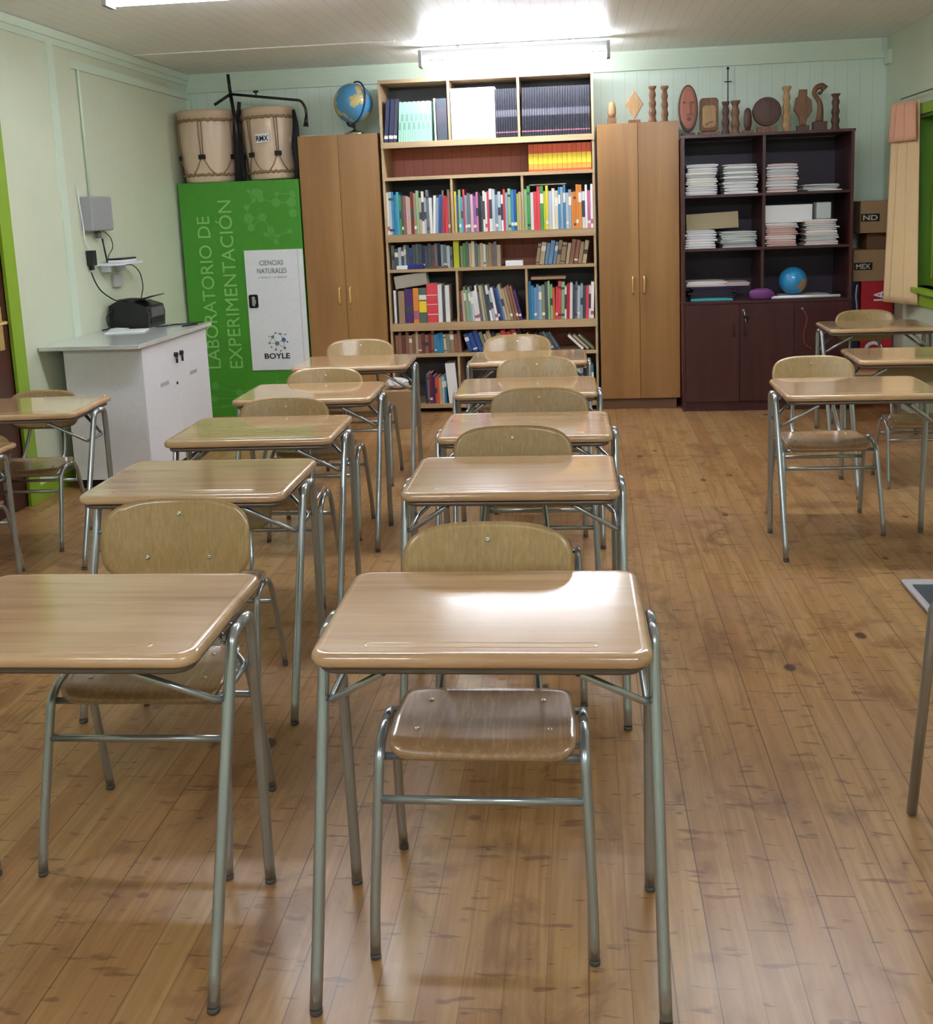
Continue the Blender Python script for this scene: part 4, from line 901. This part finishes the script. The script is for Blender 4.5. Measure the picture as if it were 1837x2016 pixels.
# ------------------------------------------------------------------ things on the left wall
eb = thing('electric_box', 'grey electrical junction box on the left wall above the router', 'electrical box', (XL, 6.55, 1.60))
B('cover', flat((158, 160, 162), .5), eb, (.0, .08, -.18, .12, 0, .23), bv=.012, seg=3)
bm = bmesh.new(); tube(bm, [(.03, -.02, 0), (.03, -.02, -.05)], .02, 12); obj('cable_gland', bm, flat((120, 120, 118)), eb)
bm = bmesh.new(); tube(bm, fillet([(XL+.012, 6.50, 1.832), (XL+.012, 6.50, 2.60), (XL+.012, 6.50, 2.66)], .02), .010, 10); tag(obj('conduit_pipe', bm, M_trim), 'thin vertical painted conduit pipe rising from the junction box', 'pipe')
sh = thing('wall_shelf', 'small white shelf holding the router on the left wall', 'shelf', (XL, 6.70, 1.36))
B('board', M_white, sh, (.0005, .16, -.19, .20, 0, .016), bv=.002); B('bracket', M_white, sh, (.0005, .07, -.12, -.105, -.045, -.0005)); B('bracket', M_white, sh, (.0005, .07, .10, .115, -.045, -.0005))
rt = thing('router', 'black and white router on the small wall shelf', 'router', (XL+.085, 6.72, 1.3765))
B('case', M_white, rt, (-.055, .055, -.12, .12, 0, .018), bv=.004); B('dark_front', M_black, rt, (-.05, .0555, -.11, .1205, .0185, .030), bv=.003)
bm = bmesh.new(); tube(bm, [(-.04, -.13, .005), (-.045, -.16, .17)], .006, 8); obj('antenna', bm, M_black, rt)
pa = thing('power_adapter', 'black power adapter hanging on the left wall beside the router', 'adapter', (XL+.002, 6.42, 1.37)); pa.scale = (.8, .8, .85)
B('case', M_black, pa, (0, .05, -.045, .045, 0, .12), bv=.008, seg=2)
B('plug', M_black, pa, (.005, .035, -.02, .02, -.035, -.0005), bv=.004)
so_ = tag(B('wall_socket', flat((196, 200, 196)), None, (XL+.0005, XL+.028, 6.72, 6.84, 1.20, 1.29), bv=.004), 'pale wall socket below the router shelf', 'socket')
def cable(pts, r, m, label):
    bm = bmesh.new(); tube(bm, catmull(pts, 8), r, 8); return tag(obj('cable', bm, m), label, 'cable')
cable([(XL+.03, 6.38, 1.325), (XL+.035, 6.42, 1.25), (XL+.04, 6.48, 1.19), (XL+.06, 6.58, 1.13), (XL+.10, 6.66, 1.09), (-3.17, 6.70, 1.085)], .0045, M_black, 'black cable running from the adapter down to the printer')
cable([(XL+.06, 6.85, 1.35), (XL+.06, 6.95, 1.34), (XL+.06, 7.05, 1.28), (XL+.07, 7.06, 1.18), (-3.2, 6.95, 1.10), (-3.16, 6.88, 1.06)], .004, M_black, 'black cable looping from the router to the back of the printer')
cable([(XL+.03, 6.60, 1.60), (XL+.04, 6.68, 1.55), (XL+.04, 6.70, 1.48), (XL+.05, 6.60, 1.42), (XL+.06, 6.62, 1.385)], .003, M_black, 'thin dark wire looping from the junction box to the router')
cable([(XL+.03, 6.38, 1.48), (XL+.03, 6.34, 1.55), (XL+.025, 6.34, 1.66), (XL+.02, 6.33, 1.80), (XL+.015, 6.33, 1.90)], .0035, M_white, 'thin white wire beside the junction box on the left wall')
cable([(-3.24, 6.57, 1.05), (-3.27, 6.54, 1.01), (-3.26, 6.52, .96), (-3.22, 6.46, .937), (-3.22, 6.36, .936)], .005, M_black, 'black cable falling behind the printer onto the papers')
cable([(-2.96, 6.62, .924), (-2.90, 6.66, .924), (-2.88, 6.72, .924), (-2.80, 6.76, .924), (-2.70, 6.83, .926)], .005, M_black, 'black cable lying on the worktop right of the printer')

# ------------------------------------------------------------------ boxes in the right corner
rb = thing('red_carton', 'tall red carton with white letters standing in the right corner behind the desks', 'box', (2.315, 8.14, 0))
B('body', M_red, rb, (-.115, .13, -.09, .24, 0, .975), bv=.003)
text('lettering', 'O', rb, M_white, -.085, .06, .36, .50, -.0905, True, bold=.02); text('lettering', 'IA', rb, M_white, -.02, .07, .82, .90, -.0905, True, bold=.02)
tag(B('navy_carton', flat((30, 28, 58), .5), None, (2.112, 2.19, 8.07, 8.36, 0, .97), bv=.003), 'narrow navy carton between the dark cabinet and the red carton', 'box')
bm = bmesh.new(); tube(bm, catmull([(2.165, 8.05, .95), (2.155, 8.045, .86), (2.165, 8.045, .76), (2.15, 8.05, .68)], 5), .018, 10, flat_=.4); tag(obj('plastic_bag', bm, flat((190, 180, 200), .4)), 'pale crumpled plastic strip hanging before the navy carton', 'bag')
def carton(x0, x1, y0, y1, z0, z1, label, s=None, m=M_card):
    t = thing('carton', label, 'box', ((x0+x1)/2, y0, z0)); w = (x1-x0)/2
    B('body', m, t, (-w, w, 0, y1-y0, 0, z1-z0), bv=.003)
    B('tape', flat((176, 148, 112)), t, (-.02, .02, .005, y1-y0-.005, z1-z0-.0005, z1-z0+.0008))
    if s:
        h = z1-z0; p = B('printed_band', M_black, t, (-w+.005, -w+.145, -.0012, -.0002, h*.36, h*.60)); text('lettering', s, p, flat((200, 186, 164)), -w+.02, -w+.13, h*.40, h*.56, -.0013, bold=.02)
    return t
carton(2.135, 2.44, 8.05, 8.36, .976, 1.222, 'lower brown carton with printed band on top of the red carton', 'MEX')
carton(2.245, 2.43, 8.10, 8.32, 1.2235, 1.352, 'small dark brown carton between the two printed cartons', None, M_cardd)
carton(2.175, 2.44, 8.03, 8.36, 1.3535, 1.600, 'topmost brown carton with printed band in the right corner pile', 'ND')
carton(-1.59, -1.30, 7.38, 7.66, 0, .29, 'brown carton with pale flaps on the floor below the far left desk')
bm = bmesh.new(); rn = random.Random(3)
bmesh.ops.create_icosphere(bm, subdivisions=3, radius=.06)
for v in bm.verts: v.co = Vector((v.co.x*1.5, v.co.y, v.co.z*.7))*(1+rn.uniform(-.12, .12))
tag(obj('plastic_bag', bm, flat((214, 208, 206), .3), None, (-1.44, 7.50, .337)), 'crumpled clear plastic bag lying on the floor carton', 'bag')

# ------------------------------------------------------------------ curtain
cu = thing('curtain', 'long peach curtain gathered beside the green window', 'curtain', (XR-.09, 7.60, 0))
def drape(z0, z1, w0, w1, ph, amp, m, name, off=0., nz=24):
    bm = bmesh.new(); n = 70; rows = []
    for i in range(nz+1):
        z = z0+(z1-z0)*i/nz; w = w0+(w1-w0)*i/nz; row_ = []
        for k in range(n+1):
            u = k/n; s = amp*(.75+.25*math.sin(5*u+z))*math.sin(u*2*PI*2.6+ph+.25*math.sin(z*2))
            row_.append((-w*(.5-u)*.52-.01+s*.35-off, (u-.5)*w*1.15*-1-s*.9-off, z))
        rows.append(row_)
    V = [[bm.verts.new(p) for p in r] for r in rows]
    for i in range(nz):
        for k in range(n):
            f = bm.faces.new((V[i][k], V[i][k+1], V[i+1][k+1], V[i+1][k])); f.smooth = True
    o = obj(name, bm, m, cu); md = o.modifiers.new('thickness', 'SOLIDIFY'); md.thickness = .003; return o
drape(.84, 2.30, .31, .20, 0, .045, M_curt, 'drape'); drape(2.02, 2.29, .235, .19, .3, .04, M_curtp, 'valance', .03, 6)
bm = bmesh.new(); tube(bm, [(XR-.075, 7.80, 2.335), (XR-.075, 5.4, 2.335)], .005, 8); rod = tag(obj('curtain_rod', bm, M_black), 'thin dark curtain wire above the green window', 'curtain rod')
# grey framed box on the floor at the right edge
fb = thing('floor_tray', 'low grey-framed bin on the floor at the right edge of the photo', 'bin', (1.56, 3.97, 0))
bm = bmesh.new(); rings = [[(x, y, z) for x, y in rrect(a, b_, .02, 4)] for a, b_, z in ((.46, .38, 0), (.47, .39, .018), (.47, .39, .022), (.42, .34, .024), (.40, .32, .008))]; loft(bm, rings); obj('frame', bm, flat((176, 172, 174), .5), fb)
B('dark_inner', flat((70, 78, 84), .3), fb, (-.195, .195, -.155, .155, .0085, .014))
